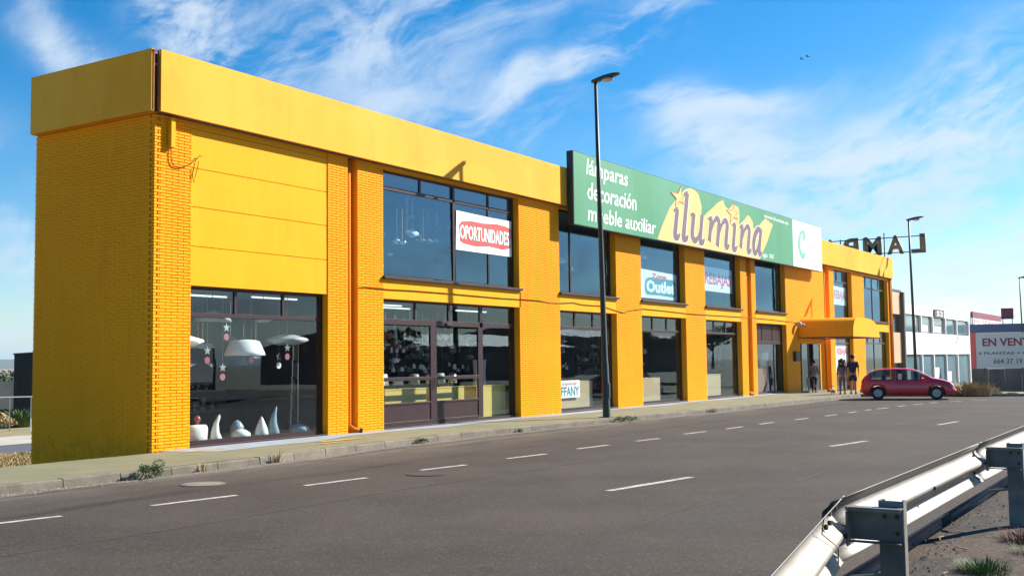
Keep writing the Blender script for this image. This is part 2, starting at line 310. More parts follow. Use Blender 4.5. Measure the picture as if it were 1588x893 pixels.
# ------------------------------------------------------------------ mesh helpers
class MB:
    def __init__(s): s.v = []; s.f = []
    def add(s, vs, fs):
        b = len(s.v); s.v += [tuple(p) for p in vs]; s.f += [tuple(b + i for i in q) for q in fs]; return s
    def box(s, x0, x1, y0, y1, z0, z1, skip=''):
        vs = [(x0, y0, z0), (x1, y0, z0), (x1, y1, z0), (x0, y1, z0), (x0, y0, z1), (x1, y0, z1), (x1, y1, z1), (x0, y1, z1)]
        fs = {'b': (0, 3, 2, 1), 't': (4, 5, 6, 7), 'f': (0, 1, 5, 4), 'k': (2, 3, 7, 6), 'l': (3, 0, 4, 7), 'r': (1, 2, 6, 5)}
        return s.add(vs, [q for n, q in fs.items() if n not in skip])
    def bev(s, x0, x1, y0, y1, z0, z1, b):
        """box with chamfered vertical/horizontal edges"""
        vs = []
        for (xx, yy, zz) in ((x0, y0, z0), (x1, y0, z0), (x1, y1, z0), (x0, y1, z0), (x0, y0, z1), (x1, y0, z1), (x1, y1, z1), (x0, y1, z1)):
            sx = b if xx == x0 else -b; sy = b if yy == y0 else -b; sz = b if zz == z0 else -b
            vs += [(xx + sx, yy + sy, zz), (xx + sx, yy, zz + sz), (xx, yy + sy, zz + sz)]
        base = len(s.v); bm = bmesh.new()
        bvs = [bm.verts.new(p) for p in vs]; r = bmesh.ops.convex_hull(bm, input=bvs)
        bm.verts.index_update()
        s.add([v.co[:] for v in bm.verts], [tuple(v.index for v in f.verts) for f in bm.faces]); bm.free(); return s
    def prism(s, poly, y0, y1, axis='y'):
        """extrude an (a, b) polygon along axis"""
        n = len(poly)
        def P(a, b, c): return (a, c, b) if axis == 'y' else ((c, a, b) if axis == 'x' else (a, b, c))
        vs = [P(a, b, y0) for a, b in poly] + [P(a, b, y1) for a, b in poly]
        fs = [tuple(range(n)), tuple(range(2 * n - 1, n - 1, -1))] + [(i, i + n, (i + 1) % n + n, (i + 1) % n) for i in range(n)]
        return s.add(vs, fs)
    def tube(s, pts, r, n=8, cap=True):
        pts = [Vector(p) for p in pts]; rs = r if isinstance(r, (list, tuple)) else [r] * len(pts)
        up = Vector((0, 0, 1)); vs = []
        for i, p in enumerate(pts):
            t = (pts[min(i + 1, len(pts) - 1)] - pts[max(i - 1, 0)]).normalized()
            a = t.cross(up) if abs(t.z) < 0.95 else t.cross(Vector((1, 0, 0))); a.normalize(); b = a.cross(t)
            for k in range(n):
                an = 2 * PI * k / n; vs.append(tuple(p + (a * math.cos(an) + b * math.sin(an)) * rs[i]))
        fs = [(i * n + k, i * n + (k + 1) % n, (i + 1) * n + (k + 1) % n, (i + 1) * n + k) for i in range(len(pts) - 1) for k in range(n)]
        if cap: fs += [tuple(range(n - 1, -1, -1)), tuple((len(pts) - 1) * n + k for k in range(n))]
        return s.add(vs, fs)
    def lathe(s, prof, cx=0, cy=0, cz=0, n=16, sx=1, sy=1):
        vs = []; 
        for (r, z) in prof:
            for k in range(n):
                a = 2 * PI * k / n; vs.append((cx + r * sx * math.cos(a), cy + r * sy * math.sin(a), cz + z))
        L = len(prof)
        fs = [(i * n + k, i * n + (k + 1) % n, (i + 1) * n + (k + 1) % n, (i + 1) * n + k) for i in range(L - 1) for k in range(n)]
        fs += [tuple(range(n - 1, -1, -1)), tuple((L - 1) * n + k for k in range(n))]
        return s.add(vs, fs)
    def ball(s, c, r, n=10, sq=(1, 1, 1)):
        prof = [(math.sin(PI * i / n) * r * 1 + 1e-4, -math.cos(PI * i / n) * r * sq[2]) for i in range(n + 1)]
        return s.lathe(prof, c[0], c[1], c[2], n + 2, sq[0], sq[1])
    def sweep(s, prof, path):
        """profile of (side, z) swept along a horizontal path of (x,y,z); side is to the right of travel"""
        path = [Vector(p) for p in path]; vs = []; n = len(prof)
        for i, p in enumerate(path):
            t = path[min(i + 1, len(path) - 1)] - path[max(i - 1, 0)]; t.z = 0; t.normalize(); sd_ = Vector((t.y, -t.x, 0))
            for (a, z) in prof: vs.append(tuple(p + sd_ * a + Vector((0, 0, z))))
        fs = [(i * n + k, i * n + k + 1, (i + 1) * n + k + 1, (i + 1) * n + k) for i in range(len(path) - 1) for k in range(n - 1)]
        return s.add(vs, fs)
    def mesh(s, name, mt=None, smooth=False):
        me = bpy.data.meshes.new(name); me.from_pydata(s.v, [], s.f)
        if mt: me.materials.append(M[mt] if isinstance(mt, str) else mt)
        if smooth: me.polygons.foreach_set('use_smooth', [True] * len(me.polygons))
        me.update(); return me
def fixn(me):
    bm = bmesh.new(); bm.from_mesh(me); bmesh.ops.recalc_face_normals(bm, faces=bm.faces); bm.to_mesh(me); bm.free(); return me
def part(name, mb, mt, parent=None, smooth=False, loc=None, label=None, stuff=False, angle=None):
    me = mb if isinstance(mb, bpy.types.Mesh) else mb.mesh(name, mt, smooth)
    if isinstance(mb, MB): fixn(me)
    o = bpy.data.objects.new(name, me); COL.objects.link(o)
    if parent is not None: o.parent = parent
    if loc is not None: o.location = loc
    if label: o['label'] = label
    if stuff: o['kind'] = 'stuff'
    if angle:
        md = o.modifiers.new('bevel', 'BEVEL'); md.width = angle; md.segments = 2; md.limit_method = 'ANGLE'
    return o
def tag(o, label, cat, group=None, kind=None):
    o['label'] = label; o['category'] = cat
    if group: o['group'] = group
    if kind: o['kind'] = kind
    return o
def thing(name, label, cat, loc=(0, 0, 0), rz=0, group=None):
    o = bpy.data.objects.new(name, None); COL.objects.link(o); o.location = loc; o.rotation_euler = (0, 0, rz); o.empty_display_size = .2
    return tag(o, label, cat, group)
def struct(name, mb, mt, smooth=False):
    o = part(name, mb, mt, smooth=smooth); o['kind'] = 'structure'; return o
def copy_tree(o, parent=None, n=0):
    c = o.copy(); COL.objects.link(c)
    if parent is not None: c.parent = parent
    for ch in o.children: copy_tree(ch, c, n + 1)
    return c
# text as flat print: mesh in the local XY plane normalised to 0..1 x 0..1 then fitted
def text_mesh(body, bold=0.0, shear=0.0, extr=0.0):
    cu = bpy.data.curves.new('t', 'FONT'); cu.body = body; cu.size = 1; cu.offset = bold; cu.shear = shear; cu.extrude = extr; cu.resolution_u = 2
    ob = bpy.data.objects.new('t', cu); COL.objects.link(ob); bpy.context.view_layer.update()
    me = bpy.data.meshes.new_from_object(ob.evaluated_get(bpy.context.evaluated_depsgraph_get()))
    bpy.data.objects.remove(ob); bpy.data.curves.remove(cu); return me
def text(body, mt, parent, x0, x1, y, z0, z1, bold=0.0, shear=0.0, arch=0.0, extr=0.0, name='lettering', dz=0.0, mirror=False, plane='xz', label=None):
    """flat lettering standing in the plane y=const (facing -Y), fitted into x0..x1, z0..z1; dz tilts the baseline"""
    me = text_mesh(body, bold, shear, 0.0)
    xs = [v.co.x for v in me.vertices]; ys = [v.co.y for v in me.vertices]
    ax0, ax1, ay0, ay1 = min(xs), max(xs), min(ys), max(ys)
    for v in me.vertices:
        u = (v.co.x - ax0) / (ax1 - ax0); q = (v.co.y - ay0) / (ay1 - ay0)
        h = z0 + q * (z1 - z0) + dz * u + arch * math.sin(PI * u)
        a = x0 + u * (x1 - x0)
        v.co = (a, y, h) if plane == 'xz' else (y, a, h)
    me.materials.clear(); me.materials.append(M[mt])
    o = bpy.data.objects.new(name, me); COL.objects.link(o)
    if parent is not None: o.parent = parent
    if label: o['label'] = label
    if extr:
        md = o.modifiers.new('solid', 'SOLIDIFY'); md.thickness = extr; md.offset = 0
    return o
def flat(pts, y=0.0, th=0.003, smooth=False):
    """polygon of (x, z) as a thin plate facing -Y"""
    return MB().prism(pts, y, y + th)
def stroke(pts, wd, close=False, sub=6):
    """2D stroke polygon strip: Catmull-Rom through pts, width list or value; returns MB in xz plane"""
    P = [Vector(p) for p in pts]; n = len(P); ws = wd if isinstance(wd, (list, tuple)) else [wd] * n
    out = []; wo_ = []
    seg = n - 1
    for i in range(seg):
        p0, p1, p2, p3 = P[max(i - 1, 0)], P[i], P[i + 1], P[min(i + 2, n - 1)]
        for j in range(sub):
            t = j / sub
            out.append(0.5 * ((2 * p1) + (p2 - p0) * t + (2 * p0 - 5 * p1 + 4 * p2 - p3) * t * t + (3 * p1 - p0 - 3 * p2 + p3) * t ** 3)); wo_.append(ws[i] + (ws[i + 1] - ws[i]) * t)
    out.append(P[-1]); wo_.append(ws[-1]); return out, wo_
def stroke_mb(mb, pts, wd, y, th=.004, sub=6):
    out, wo_ = stroke(pts, wd, sub=sub); vs = []
    for i, p in enumerate(out):
        t = (out[min(i + 1, len(out) - 1)] - out[max(i - 1, 0)]).normalized(); nn = Vector((-t.y, t.x)) * wo_[i] / 2
        a = p + nn; b = p - nn
        yy = y - i * 4e-5
        vs += [(a.x, yy, a.y), (b.x, yy, b.y), (a.x, y + th, a.y), (b.x, y + th, b.y)]
    n = len(out); fs = []
    for i in range(n - 1):
        q = 4 * i; fs += [(q, q + 4, q + 5, q + 1), (q, q + 2, q + 6, q + 4), (q + 1, q + 5, q + 7, q + 3)]
    mb.add(vs, fs); return mb
def lerp(a, b, t): return a + (b - a) * t
def sstep(t): t = max(0.0, min(1.0, t)); return t * t * (3 - 2 * t)
def interp(tab, x):
    if x <= tab[0][0]: return tab[0][1]
    for (a, b), (c, d) in zip(tab, tab[1:]):
        if x <= c: return b + (d - b) * (x - a) / (c - a)
    return tab[-1][1]

# ================================================================== terrain, street, pavement
HF = [(36, 0), (50, -.31), (60, -.60), (75, -1.1), (98, -1.80), (120, -2.05), (400, -3), (5000, -6)]
def hfall(x): return interp(HF, x)
def roadz(x, y):
    z = -.12 + (.10 * sstep((-11 - y) / 4) + .31 * sstep((-15.05 - y) / .5)) * (1 - sstep((x - 22) / 22))
    return z + hfall(x) * .9
def groundz(x, y):
    if y < 0.0: z = roadz(x, y)
    else: z = lerp(-.12, -1.5, sstep((y - .02) / 3.2)) + hfall(x) * .45
    return z - (.06 if y < 0 else .0)
xs = [-5000, -1500, -500, -200, -100, -60, -40, -30] + [-26 + 2 * i for i in range(64)] + [105, 112, 120, 135, 160, 200, 300, 500, 1000, 2000, 5000]
ys = [-5000, -1500, -500, -200, -100, -60, -40, -30, -24, -20, -18, -17, -16.2, -15.65, -15.55, -15.45, -15.35, -15.25, -15.15, -15.05, -15, -14, -13, -12, -11, -10, -9, -8, -7, -6, -5, -4, -3.2, -2, -1, -.3, 0, .1, .25, .4, .6, 1, 2, 3, 5, 8, 12, 18, 25, 40, 60, 100, 200, 400, 800, 1600, 3200, 5000]
g = MB(); nx = len(xs)
g.v = [(x, y, groundz(x, y)) for y in ys for x in xs]
g.f = [(j * nx + i, j * nx + i + 1, (j + 1) * nx + i + 1, (j + 1) * nx + i) for j in range(len(ys) - 1) for i in range(nx - 1)]
ground = struct('ground', g, 'dry_grass_soil', smooth=True)

KT = [(-60, -2.95), (-10, -2.9), (-5, -2.85), (-3, -2.93), (0, -2.92), (2.5, -2.62), (7, -2.42), (10, -2.55), (14, -2.82), (20, -3.22), (28, -3.62), (34, -3.88), (36.2, -4.1)]
def kerby(x): return interp(KT, x)
left = [(-90, -2.95)] + [(x, kerby(x) - .13) for x in [-60, -40, -25] + [-20 + i for i in range(57)]] + [(37.3, -5), (38.3, -7.0), (39.6, -9.0), (40.9, -10.5), (44, -15), (48, -24), (52, -40), (54, -90)]
right = [(-90, -15.4), (10, -15.4), (15, -15.5), (20, -16.2), (26, -19), (32, -26), (37, -42), (40, -90)]
def resample(pl, n):
    d = [0]
    for a, b in zip(pl, pl[1:]): d.append(d[-1] + math.hypot(b[0] - a[0], b[1] - a[1]))
    out = []
    for i in range(n):
        s_ = d[-1] * i / (n - 1); k = 0
        while k < len(d) - 2 and d[k + 1] < s_: k += 1
        t = (s_ - d[k]) / (d[k + 1] - d[k]); out.append((lerp(pl[k][0], pl[k + 1][0], t), lerp(pl[k][1], pl[k + 1][1], t)))
    return out
# the sheet is laid in straight slices across the street up to the bend, then fanned round it
sl = [(p, (p[0], -15.4)) for p in left if p[0] <= 14] 
la = [p for p in left if p[0] > 14]; ra = resample(right[2:], len(la))
sl += list(zip(la, ra))
rd = MB(); TS = [i * .045 for i in range(22)] + [.958, .966, .974, .982, .991, 1.0]; NA = len(TS) - 1
for (a, b) in sl:
    for k in range(NA + 1):
        t = TS[k]; x = lerp(a[0], b[0], t); y = lerp(a[1], b[1], t); rd.v.append((x, y, roadz(x, y)))
rd.f = [(i * (NA + 1) + k, i * (NA + 1) + k + 1, (i + 1) * (NA + 1) + k + 1, (i + 1) * (NA + 1) + k) for i in range(len(sl) - 1) for k in range(NA)]
road = struct('road', rd, 'asphalt', smooth=True)

def strip_z(pts_a, pts_b, dz):
    mb = MB()
    for (x, y) in pts_a: mb.v.append((x, y, roadz(x, y) + dz))
    for (x, y) in pts_b: mb.v.append((x, y, roadz(x, y) + dz))
    n = len(pts_a); mb.f = [(i, i + 1, n + i + 1, n + i) for i in range(n - 1)]
    return mb
def dash(x0, y0, x1, y1, w=.12):
    dx, dy = x1 - x0, y1 - y0; L = math.hypot(dx, dy); nx_, ny_ = -dy / L * w / 2, dx / L * w / 2
    n = 5; rr = random.Random(int(x0 * 100))
    A = [(lerp(x0, x1, i / n) + nx_ * rr.uniform(.8, 1.1), lerp(y0, y1, i / n) + ny_ * rr.uniform(.8, 1.1)) for i in range(n + 1)]
    B = [(lerp(x0, x1, i / n) - nx_ * rr.uniform(.8, 1.1), lerp(y0, y1, i / n) - ny_ * rr.uniform(.8, 1.1)) for i in range(n + 1)]
    part('lane_dash', strip_z(A, B, .005), 'white_line', road)
for a in [(-7.4, -5.45, -5.97, -5.69), (-4.80, -5.90, -3.50, -6.06), (-2.19, -6.10, -.92, -6.22), (.41, -6.27, 1.51, -6.42), (2.85, -6.42, 4.02, -6.56), (5.32, -6.53, 6.49, -6.64), (7.70, -6.70, 8.66, -6.80), (10.2, -6.75, 11.3, -6.85), (12.4, -6.95, 13.45, -7.0),
          (14.6, -7.04, 15.6, -7.1), (17.0, -7.25, 18.0, -7.33), (19.3, -7.45, 20.3, -7.52), (21.5, -7.55, 22.3, -7.58), (23.33, -7.61, 23.9, -7.65), (24.4, -7.73, 25.45, -7.86), (26.5, -7.92, 27.2, -8.02), (28.3, -8.08, 29.0, -8.25), (29.7, -8.38, 30.4, -8.5), (31.2, -8.8, 31.9, -9.1), (32.6, -9.4, 33.2, -9.8)]: dash(*a)
for a in [(-.74, -10.40, 1.39, -10.72, .13), (8.0, -10.92, 9.68, -11.2, .13), (15.91, -11.42, 17.56, -11.6, .13)]: dash(*a)

def mark(pts, w_, name, mt):
    A = []; B = []
    for i, p in enumerate(pts):
        q0, q1 = pts[max(i - 1, 0)], pts[min(i + 1, len(pts) - 1)]; dx, dy = q1[0] - q0[0], q1[1] - q0[1]; L = math.hypot(dx, dy); ww = w_ * (.35 if i in (0, len(pts) - 1) else 1) / 2
        A.append((p[0] - dy / L * ww, p[1] + dx / L * ww)); B.append((p[0] + dy / L * ww, p[1] - dx / L * ww))
    part(name, strip_z(A, B, .003), mt, road)
mark([(20.4, -9.9), (21.5, -10.5), (23.2, -11.2), (25.7, -12.1), (28, -12.8)], .16, 'skid_mark', 'tar')
mark([(-9, -7.6), (-6, -7.75), (-2, -7.7), (3, -8.05), (8, -8.0), (14, -8.35)], .05, 'tar_seam', 'tar')
mark([(-5.2, -12.4), (-2.5, -12.1), (1.5, -12.4), (5, -12.2)], .04, 'tar_seam', 'tar')
# concrete gutter strip against the kerb, lying on the asphalt
GX = [-60, -30, -20] + [-16 + .5 * i for i in range(104)]
struct('gutter', strip_z([(x, kerby(x) - .12) for x in GX], [(x, kerby(x) - .42 - .10 * math.sin(x * 1.3) * math.sin(x * .37)) for x in GX], .004), 'gutter')
# pavement slab: top at z=0, falling with the street past the shop
pv = MB(); PX = [-60, -30, -20] + [-16 + 1.0 * i for i in range(53)] + [36.6]
for x in PX:
    z = hfall(x)
    for y in (kerby(x) + .14, lerp(kerby(x) + .14, -1.1, .5), -1.1, -.02 if x > 0 else -.24, -.0 if x > 0 else -.2): pv.v.append((x, y, z + .004 * noise.noise(Vector((x * .5, y, 0)))))
    pv.v.append((x, -.0 if x > 0 else -.2, z - .5))
pv.f = [(i * 6 + k, i * 6 + k + 1, (i + 1) * 6 + k + 1, (i + 1) * 6 + k) for i in range(len(PX) - 1) for k in range(5)]
pave = struct('pavement', pv, 'pave')
# wider paved and dusty apron past the street corner
ap = MB()
ncol = 14; rows = []
for i in range(30):
    y = lerp(-24, -.0, i / 29)
    xl = interp([(-24, 47.9), (-15, 43.9), (-10.5, 40.8), (-9, 39.5), (-7, 38.2), (-5, 37.2), (-4.1, 36.4), (-3.96, 36.6), (0, 36.6)], y)
    rows.append([(lerp(xl, 62, k / ncol), y, hfall(lerp(xl, 62, k / ncol))) for k in range(ncol + 1)])
for r in rows: ap.v += r
ap.f = [(i * (ncol + 1) + k, i * (ncol + 1) + k + 1, (i + 1) * (ncol + 1) + k + 1, (i + 1) * (ncol + 1) + k) for i in range(29) for k in range(ncol)]
struct('path', ap, 'pave')
# pale painted apron along the shop front, thin wavy sheet over the pavement
bl = MB(); BX = [.2 + .4 * i for i in range(100)]
for x in BX:
    e = -1.05 - .12 * math.sin(x * .9) - .06 * math.sin(x * 2.3) + (.45 if x > 6 else .45 * max(0, (x - 4) / 2)) 
    for t in (0, 1): bl.v.append((x, lerp(-.01, e, t) if x > .6 else lerp(-.01, -.3, t), .006 + hfall(x)))
bl.f = [(2 * i, 2 * i + 1, 2 * i + 3, 2 * i + 2) for i in range(len(BX) - 1)]
struct('painted_strip', bl, 'pave_light')
def blob(cx, cy, rx, ry, z, seed, n=22, rot=0):
    mb = MB(); rr = random.Random(seed)
    vs = [(cx, cy, z)]
    for k in range(n):
        a = 2 * PI * k / n; r = 1 + .32 * noise.noise(Vector((math.cos(a) * 1.7 + seed, math.sin(a) * 1.7, seed * .3))); x = rx * r * math.cos(a); y = ry * r * math.sin(a)
        vs.append((cx + x * math.cos(rot) - y * math.sin(rot), cy + x * math.sin(rot) + y * math.cos(rot), z))
    return mb.add(vs, [(0, k + 1, (k + 1) % n + 1) for k in range(n)])
sp_ = blob(3.9, -1.35, .75, .10, .011, 3); sp_.add(*(lambda b: (b.v, b.f))(blob(3.2, -1.75, .4, .07, .011, 5))); sp_.add(*(lambda b: (b.v, b.f))(blob(.6, -.75, .6, .05, .011, 8)))
part('paint_spill', sp_, 'yellow_spill', pave)
# kerb stones, each a piece with open joints
kp = thing('kerb', '', ''); 
for k_ in ('label', 'category'): del kp[k_]
kp['kind'] = 'structure'
def kerbstone(x0, x1, y0a, y1a, z0, z1, rr):
    mb = MB(); w_ = .14; h = .15; c = .018
    vs = []
    for (x, y, z) in ((x0, y0a, z0), (x1, y1a, z1)):
        j = rr.uniform(-.006, .006)
        for (dy, dz) in ((-w_ / 2 - .01, -h), (-w_ / 2 + j, -c), (-w_ / 2 + c + j, 0), (w_ / 2, 0), (w_ / 2, -h)): vs.append((x, y + dy, z + dz))
    fs = [(k, k + 1, 5 + k + 1, 5 + k) for k in range(4)] + [(0, 1, 2, 3, 4), (9, 8, 7, 6, 5)]
    return mb.add(vs, fs)
rr = random.Random(3); x = -24.0
while x < 36.0:
    L = 1.0 if x < 36 else .8
    dz = rr.uniform(-.008, .008)
    part('kerb_stone', kerbstone(x + .008, min(x + L, 36.15) - .008, kerby(x) + .05, kerby(x + L) + .05, hfall(x) + .004 + dz, hfall(x) + .004 + dz + rr.uniform(-.004, .004), rr), 'kerb', kp)
    x += L
fk = [(36.25, -4.15), (37.25, -5), (38.2, -7.0), (39.55, -9.0), (40.85, -10.5), (43.9, -15), (47.9, -24)]
for (a, b) in zip(fk, fk[1:]):
    L = math.hypot(b[0] - a[0], b[1] - a[1]); n = max(1, round(L / 1.0))
    for i in range(n):
        p = (lerp(a[0], b[0], (i + .01) / n), lerp(a[1], b[1], (i + .01) / n)); q = (lerp(a[0], b[0], (i + .99) / n), lerp(a[1], b[1], (i + .99) / n))
        mb = MB(); d = Vector((q[0] - p[0], q[1] - p[1], 0)).normalized(); nn = Vector((-d.y, d.x, 0)) * .08; z0, z1 = hfall(p[0]) + .012, hfall(q[0]) + .012
        vs = []
        for (c, z) in ((p, z0), (q, z1)):
            c3 = Vector((c[0], c[1], 0)); vs += [tuple(c3 - nn + Vector((0, 0, z - .2))), tuple(c3 - nn + Vector((0, 0, z))), tuple(c3 + nn + Vector((0, 0, z))), tuple(c3 + nn + Vector((0, 0, z - .2)))]
        mb.add(vs, [(0, 1, 5, 4), (1, 2, 6, 5), (2, 3, 7, 6), (0, 3, 2, 1), (4, 5, 6, 7)])
        part('kerb_stone', mb, 'kerb', kp)
# manhole covers in the street
def cover(x, y, r, label, mt):
    z = roadz(x, y) + .004
    t = thing('manhole_cover', label, 'manhole cover', (x, y, z))
    mb = MB().lathe([(r, 0), (r, .006), (r - .05, .006)], n=28); part('frame_ring', mb, 'gutter' if mt == 'cover_concrete' else 'iron', t)
    part('lid', MB().lathe([(r - .06, .001), (r - .06, .008), (.01, .010)], n=28), mt, t)
cover(-2.75, -4.55, .33, 'pale round concrete manhole cover in the road near the kerb, below the corner pillar', 'cover_concrete')
cover(-.05, -6.75, .34, 'dark iron manhole cover lying on the dashed line in the roadway', 'iron')
# side road and verge behind the shop's blind end
sr = MB(); sr.add([(-60, 20, -1.49), (-60, 24.0, -1.49), (40, 24.0, -1.49), (40, 20, -1.49)], [(0, 1, 2, 3)]); struct('side_road', sr, 'side_asphalt')
sv = MB(); sv.add([(-60, 24.1, -1.485), (-60, 29, -1.485), (40, 29, -1.485), (40, 24.1, -1.485)], [(0, 1, 2, 3)]); struct('side_path', sv, 'pale_wall')
# gravel verge behind the guard rail
vg = MB(); VX = [-60, -30] + [-20 + 1.0 * i for i in range(40)] + [26, 34, 45]; VY = [-15.42, -15.7, -16, -16.5, -17.2, -18, -19.5, -22, -30, -60]
for x in VX:
    for j, y in enumerate(VY):
        yy = y if x < 16 else y - (x - 16) ** 1.6 * .06
        vg.v.append((x, yy, roadz(x, yy) + .012 + (.03 * noise.noise(Vector((x * 1.3, y * 2.0, 0))) + .02 if j > 1 else 0)))
nv = len(VY); vg.f = [(i * nv + k, i * nv + k + 1, (i + 1) * nv + k + 1, (i + 1) * nv + k) for i in range(len(VX) - 1) for k in range(nv - 1)]
struct('verge', vg, 'verge')
def vz(x, y): return roadz(x, y) + .03

# ================================================================== the yellow shop
shop = thing('shop_building', 'long yellow painted two storey brick lamp shop with dark brown framed windows beside the street', 'building')
PILS = [(.0, .94, -.02, 6.7), (5.06, 5.77, 0, 6.7), (6.13, 7.12, 0, 6.7), (13.57, 16.0, 0, 6.7), (19.97, 21.98, 0, 6.7), (26.0, 28.02, 0, 6.7), (32.1, 32.85, 0, 6.7),
        (33.45, 34.0, 0, 6.7), (38.2, 40.25, -.1, 6.7), (40.25, 44.6, 3.0, 6.7), (45.6, 46.5, -.25, 6.7), (50.15, 52.75, -.35, 6.7), (58.6, 59.5, -.6, 6.7)]
BL, BP, CP = .287, .30, .0625          # brick length, pitch, course height
for (a, b, z0, z1) in PILS:
    core = MB()
    a2 = a + .16 if a == 0 else a
    core.box(a2, b, .0215, .32, z0 - .6, z1); part('pillar_core', core, 'yellow', shop)
core = MB()
core.box(.05, .16, .055, .32, -.6, 6.7)                       # set back behind the toothed corner
core.box(.055, .30, .165, 3.895, -.9, 6.7); core.box(.0215, .054, .165, 3.895, -.9, 6.7)
core.box(.302, 59.5, 3.84, 3.89, -.9, 6.7)                        # rear wall
core.box(59.2, 59.5, .321, 3.835, -.9, 6.7)
part('wall', core, 'yellow', shop)
SPAN = [(7.12, 13.57), (16.0, 19.97), (21.98, 26.0), (28.02, 32.1), (34.0, 38.2), (46.5, 50.15), (52.75, 58.6)]
for (a, b) in SPAN:
    sp = MB(); sp.box(a + .002, b - .002, .006, .30, 3.30 if a < 40 else (2.95 if a < 50 else 3.25), 3.86)
    part('spandrel', sp, 'yellow_smooth', shop); part('lintel', MB().box(a + .002, b - .002, .012, .30, 6.62, 6.70), 'yellow_smooth', shop)
for (a, b) in ((5.77, 6.13), (32.85, 33.45), (44.6, 45.6)): part('recess_back', MB().box(a - .01, b + .01, .325, .42, -.4, 6.7), 'yellow_smooth', shop)
jm = MB(); jm.box(.94, 5.06, .03, .30, 6.56, 6.70); part('lintel', jm, 'yellow_smooth', shop)
# four cast panels over the first display window
for (z0, z1) in ((3.31, 4.115), (4.127, 4.93), (4.942, 5.735), (5.747, 6.55)):
    part('render_panel', MB().bev(.946, 5.054, .022, .2, z0, z1, .004), 'yellow_smooth', shop)
part('panel_backing', MB().box(.95, 5.05, .10, .26, 3.31, 6.55), 'yellow_smooth', shop)
# bricks
bricks = []   # (x, y, z, length, kind)
rb = random.Random(11)
for (a, b, z0, z1) in PILS:
    c0 = int(math.floor(z0 / CP))
    for c in range(c0, int(6.69 / CP)):
        z = c * CP + .005; off = 0 if c % 2 == 0 else -BP / 2
        x = a + off
        while x < b - .02:
            s_ = max(x, a); e_ = min(x + BL, b)
            if a == 0 and x <= 0:
                if c % 2: bricks.append((0, z, .063, 'f')); s_ = .100
                else: s_ = 0
            if e_ - s_ > .02: bricks.append((s_, z, e_ - s_, 'f'))
            x += BP
for c in range(-8, int(6.69 / CP)):
    z = c * CP + .005; off = 0 if c % 2 == 1 else -BP / 2
    y = off
    while y < 3.88:
        s_ = max(y, 0); e_ = min(y + BL, 4.2)
        if y <= 0:
            s_ = .145 if c % 2 == 0 else .0
            if c % 2 == 0: pass
        e_ = min(e_, 3.9)
        if e_ - s_ > .02: bricks.append((s_, z, e_ - s_, 's'))
        y += BP
HB = CP - .0135
meshes = {}
def brick_geo(L, kind):
    mb = MB(); t = .0215; c = .003
    if kind == 'f':
        vs = [(0, t, 0), (L, t, 0), (L, t, HB), (0, t, HB), (c, 0, c), (L - c, 0, c), (L - c, 0, HB - c), (c, 0, HB - c)]
        fs = [(0, 1, 5, 4), (1, 2, 6, 5), (2, 3, 7, 6), (3, 0, 4, 7), (4, 5, 6, 7)]
    else:
        vs = [(t, 0, 0), (t, L, 0), (t, L, HB), (t, 0, HB), (0, c, c), (0, L - c, c), (0, L - c, HB - c), (0, c, HB - c)]
        fs = [(1, 0, 4, 5), (2, 1, 5, 6), (3, 2, 6, 7), (0, 3, 7, 4), (5, 4, 7, 6)]
    return mb.add(vs, fs)
def full(L, kind):      # corner bricks show two faces
    mb = MB()
    return mb.box(0, L, 0, .10, 0, HB) if kind == 'f' else mb.box(0, .10, 0, L, 0, HB)
def size(b):
    x = Vector((b[0], 0, b[1])) if b[3] == 'f' else Vector((0, b[0], b[1]))
    d = x - CAMP; n_ = Vector((0, -1, 0)) if b[3] == 'f' else Vector((-1, 0, 0))
    return b[2] * -d.normalized().dot(n_) / d.length_squared
front = sorted([b for b in bricks if b[2] > .2], key=size, reverse=True)[:300]
fs_ = set(id(b) for b in front)
rest = MB()
for b in bricks:
    x, z, L, kd = b; jit = rb.uniform(-.0018, .0018)
    corner = (x == 0)
    if corner and kd == 's': 
        if L < .2: pass
        x = .064 if True else x      # the facing brick already fills the corner
        L = L - .064
        if L < .02: continue
    pos = (x, jit, z) if kd == 'f' else (jit, x, z)
    if corner and kd == 'f':
        key = ('c', round(L, 3), kd); geo = full
    else: key = (round(L, 3), kd); geo = brick_geo
    if id(b) in fs_:
        if key not in meshes: meshes[key] = fixn(geo(L, kd).mesh('brick', 'yellow'))
        o = bpy.data.objects.new('brick', meshes[key]); COL.objects.link(o); o.parent = shop; o.location = pos
    else:
        gm = geo(L, kd); rest.add([(v[0] + pos[0], v[1] + pos[1], v[2] + pos[2]) for v in gm.v], gm.f)
part('brick', rest, 'yellow', shop, stuff=True)
# roof, fascia
part('roof', MB().box(.04, 59.3, -.04, 3.86, 6.705, 6.95), 'roof', shop)
FT = [(-.03, 7.955), (16, 7.90), (43, 7.975), (59.35, 8.06)]; FB = [(-.03, 6.71), (16, 6.672), (43, 6.69), (59.35, 6.76)]
fx = MB(); n = 0
for x in (-.03, 16, 43, 59.35):
    for (y, z) in ((-.21, interp(FB, x)), (-.21, interp(FT, x)), (-.13, interp(FT, x)), (-.13, interp(FB, x))): fx.v.append((x, y, z))
for i in range(3): fx.f += [(4 * i + k, 4 * i + (k + 1) % 4, 4 * i + 4 + (k + 1) % 4, 4 * i + 4 + k) for k in range(4)]
fx.f += [(0, 1, 2, 3), (12, 13, 14, 15)]
part('fascia', fx, 'yellow_fascia', shop)
part('fascia', MB().box(-.21, -.13, -.14, 3.80, 6.70, 7.945), 'yellow_fascia', shop, label='shaded fascia panel round the blind side')
fa = MB(); fa.box(-.12, 59.3, -.125, -.06, 6.72, 7.86); part('parapet', fa, 'dark', shop)
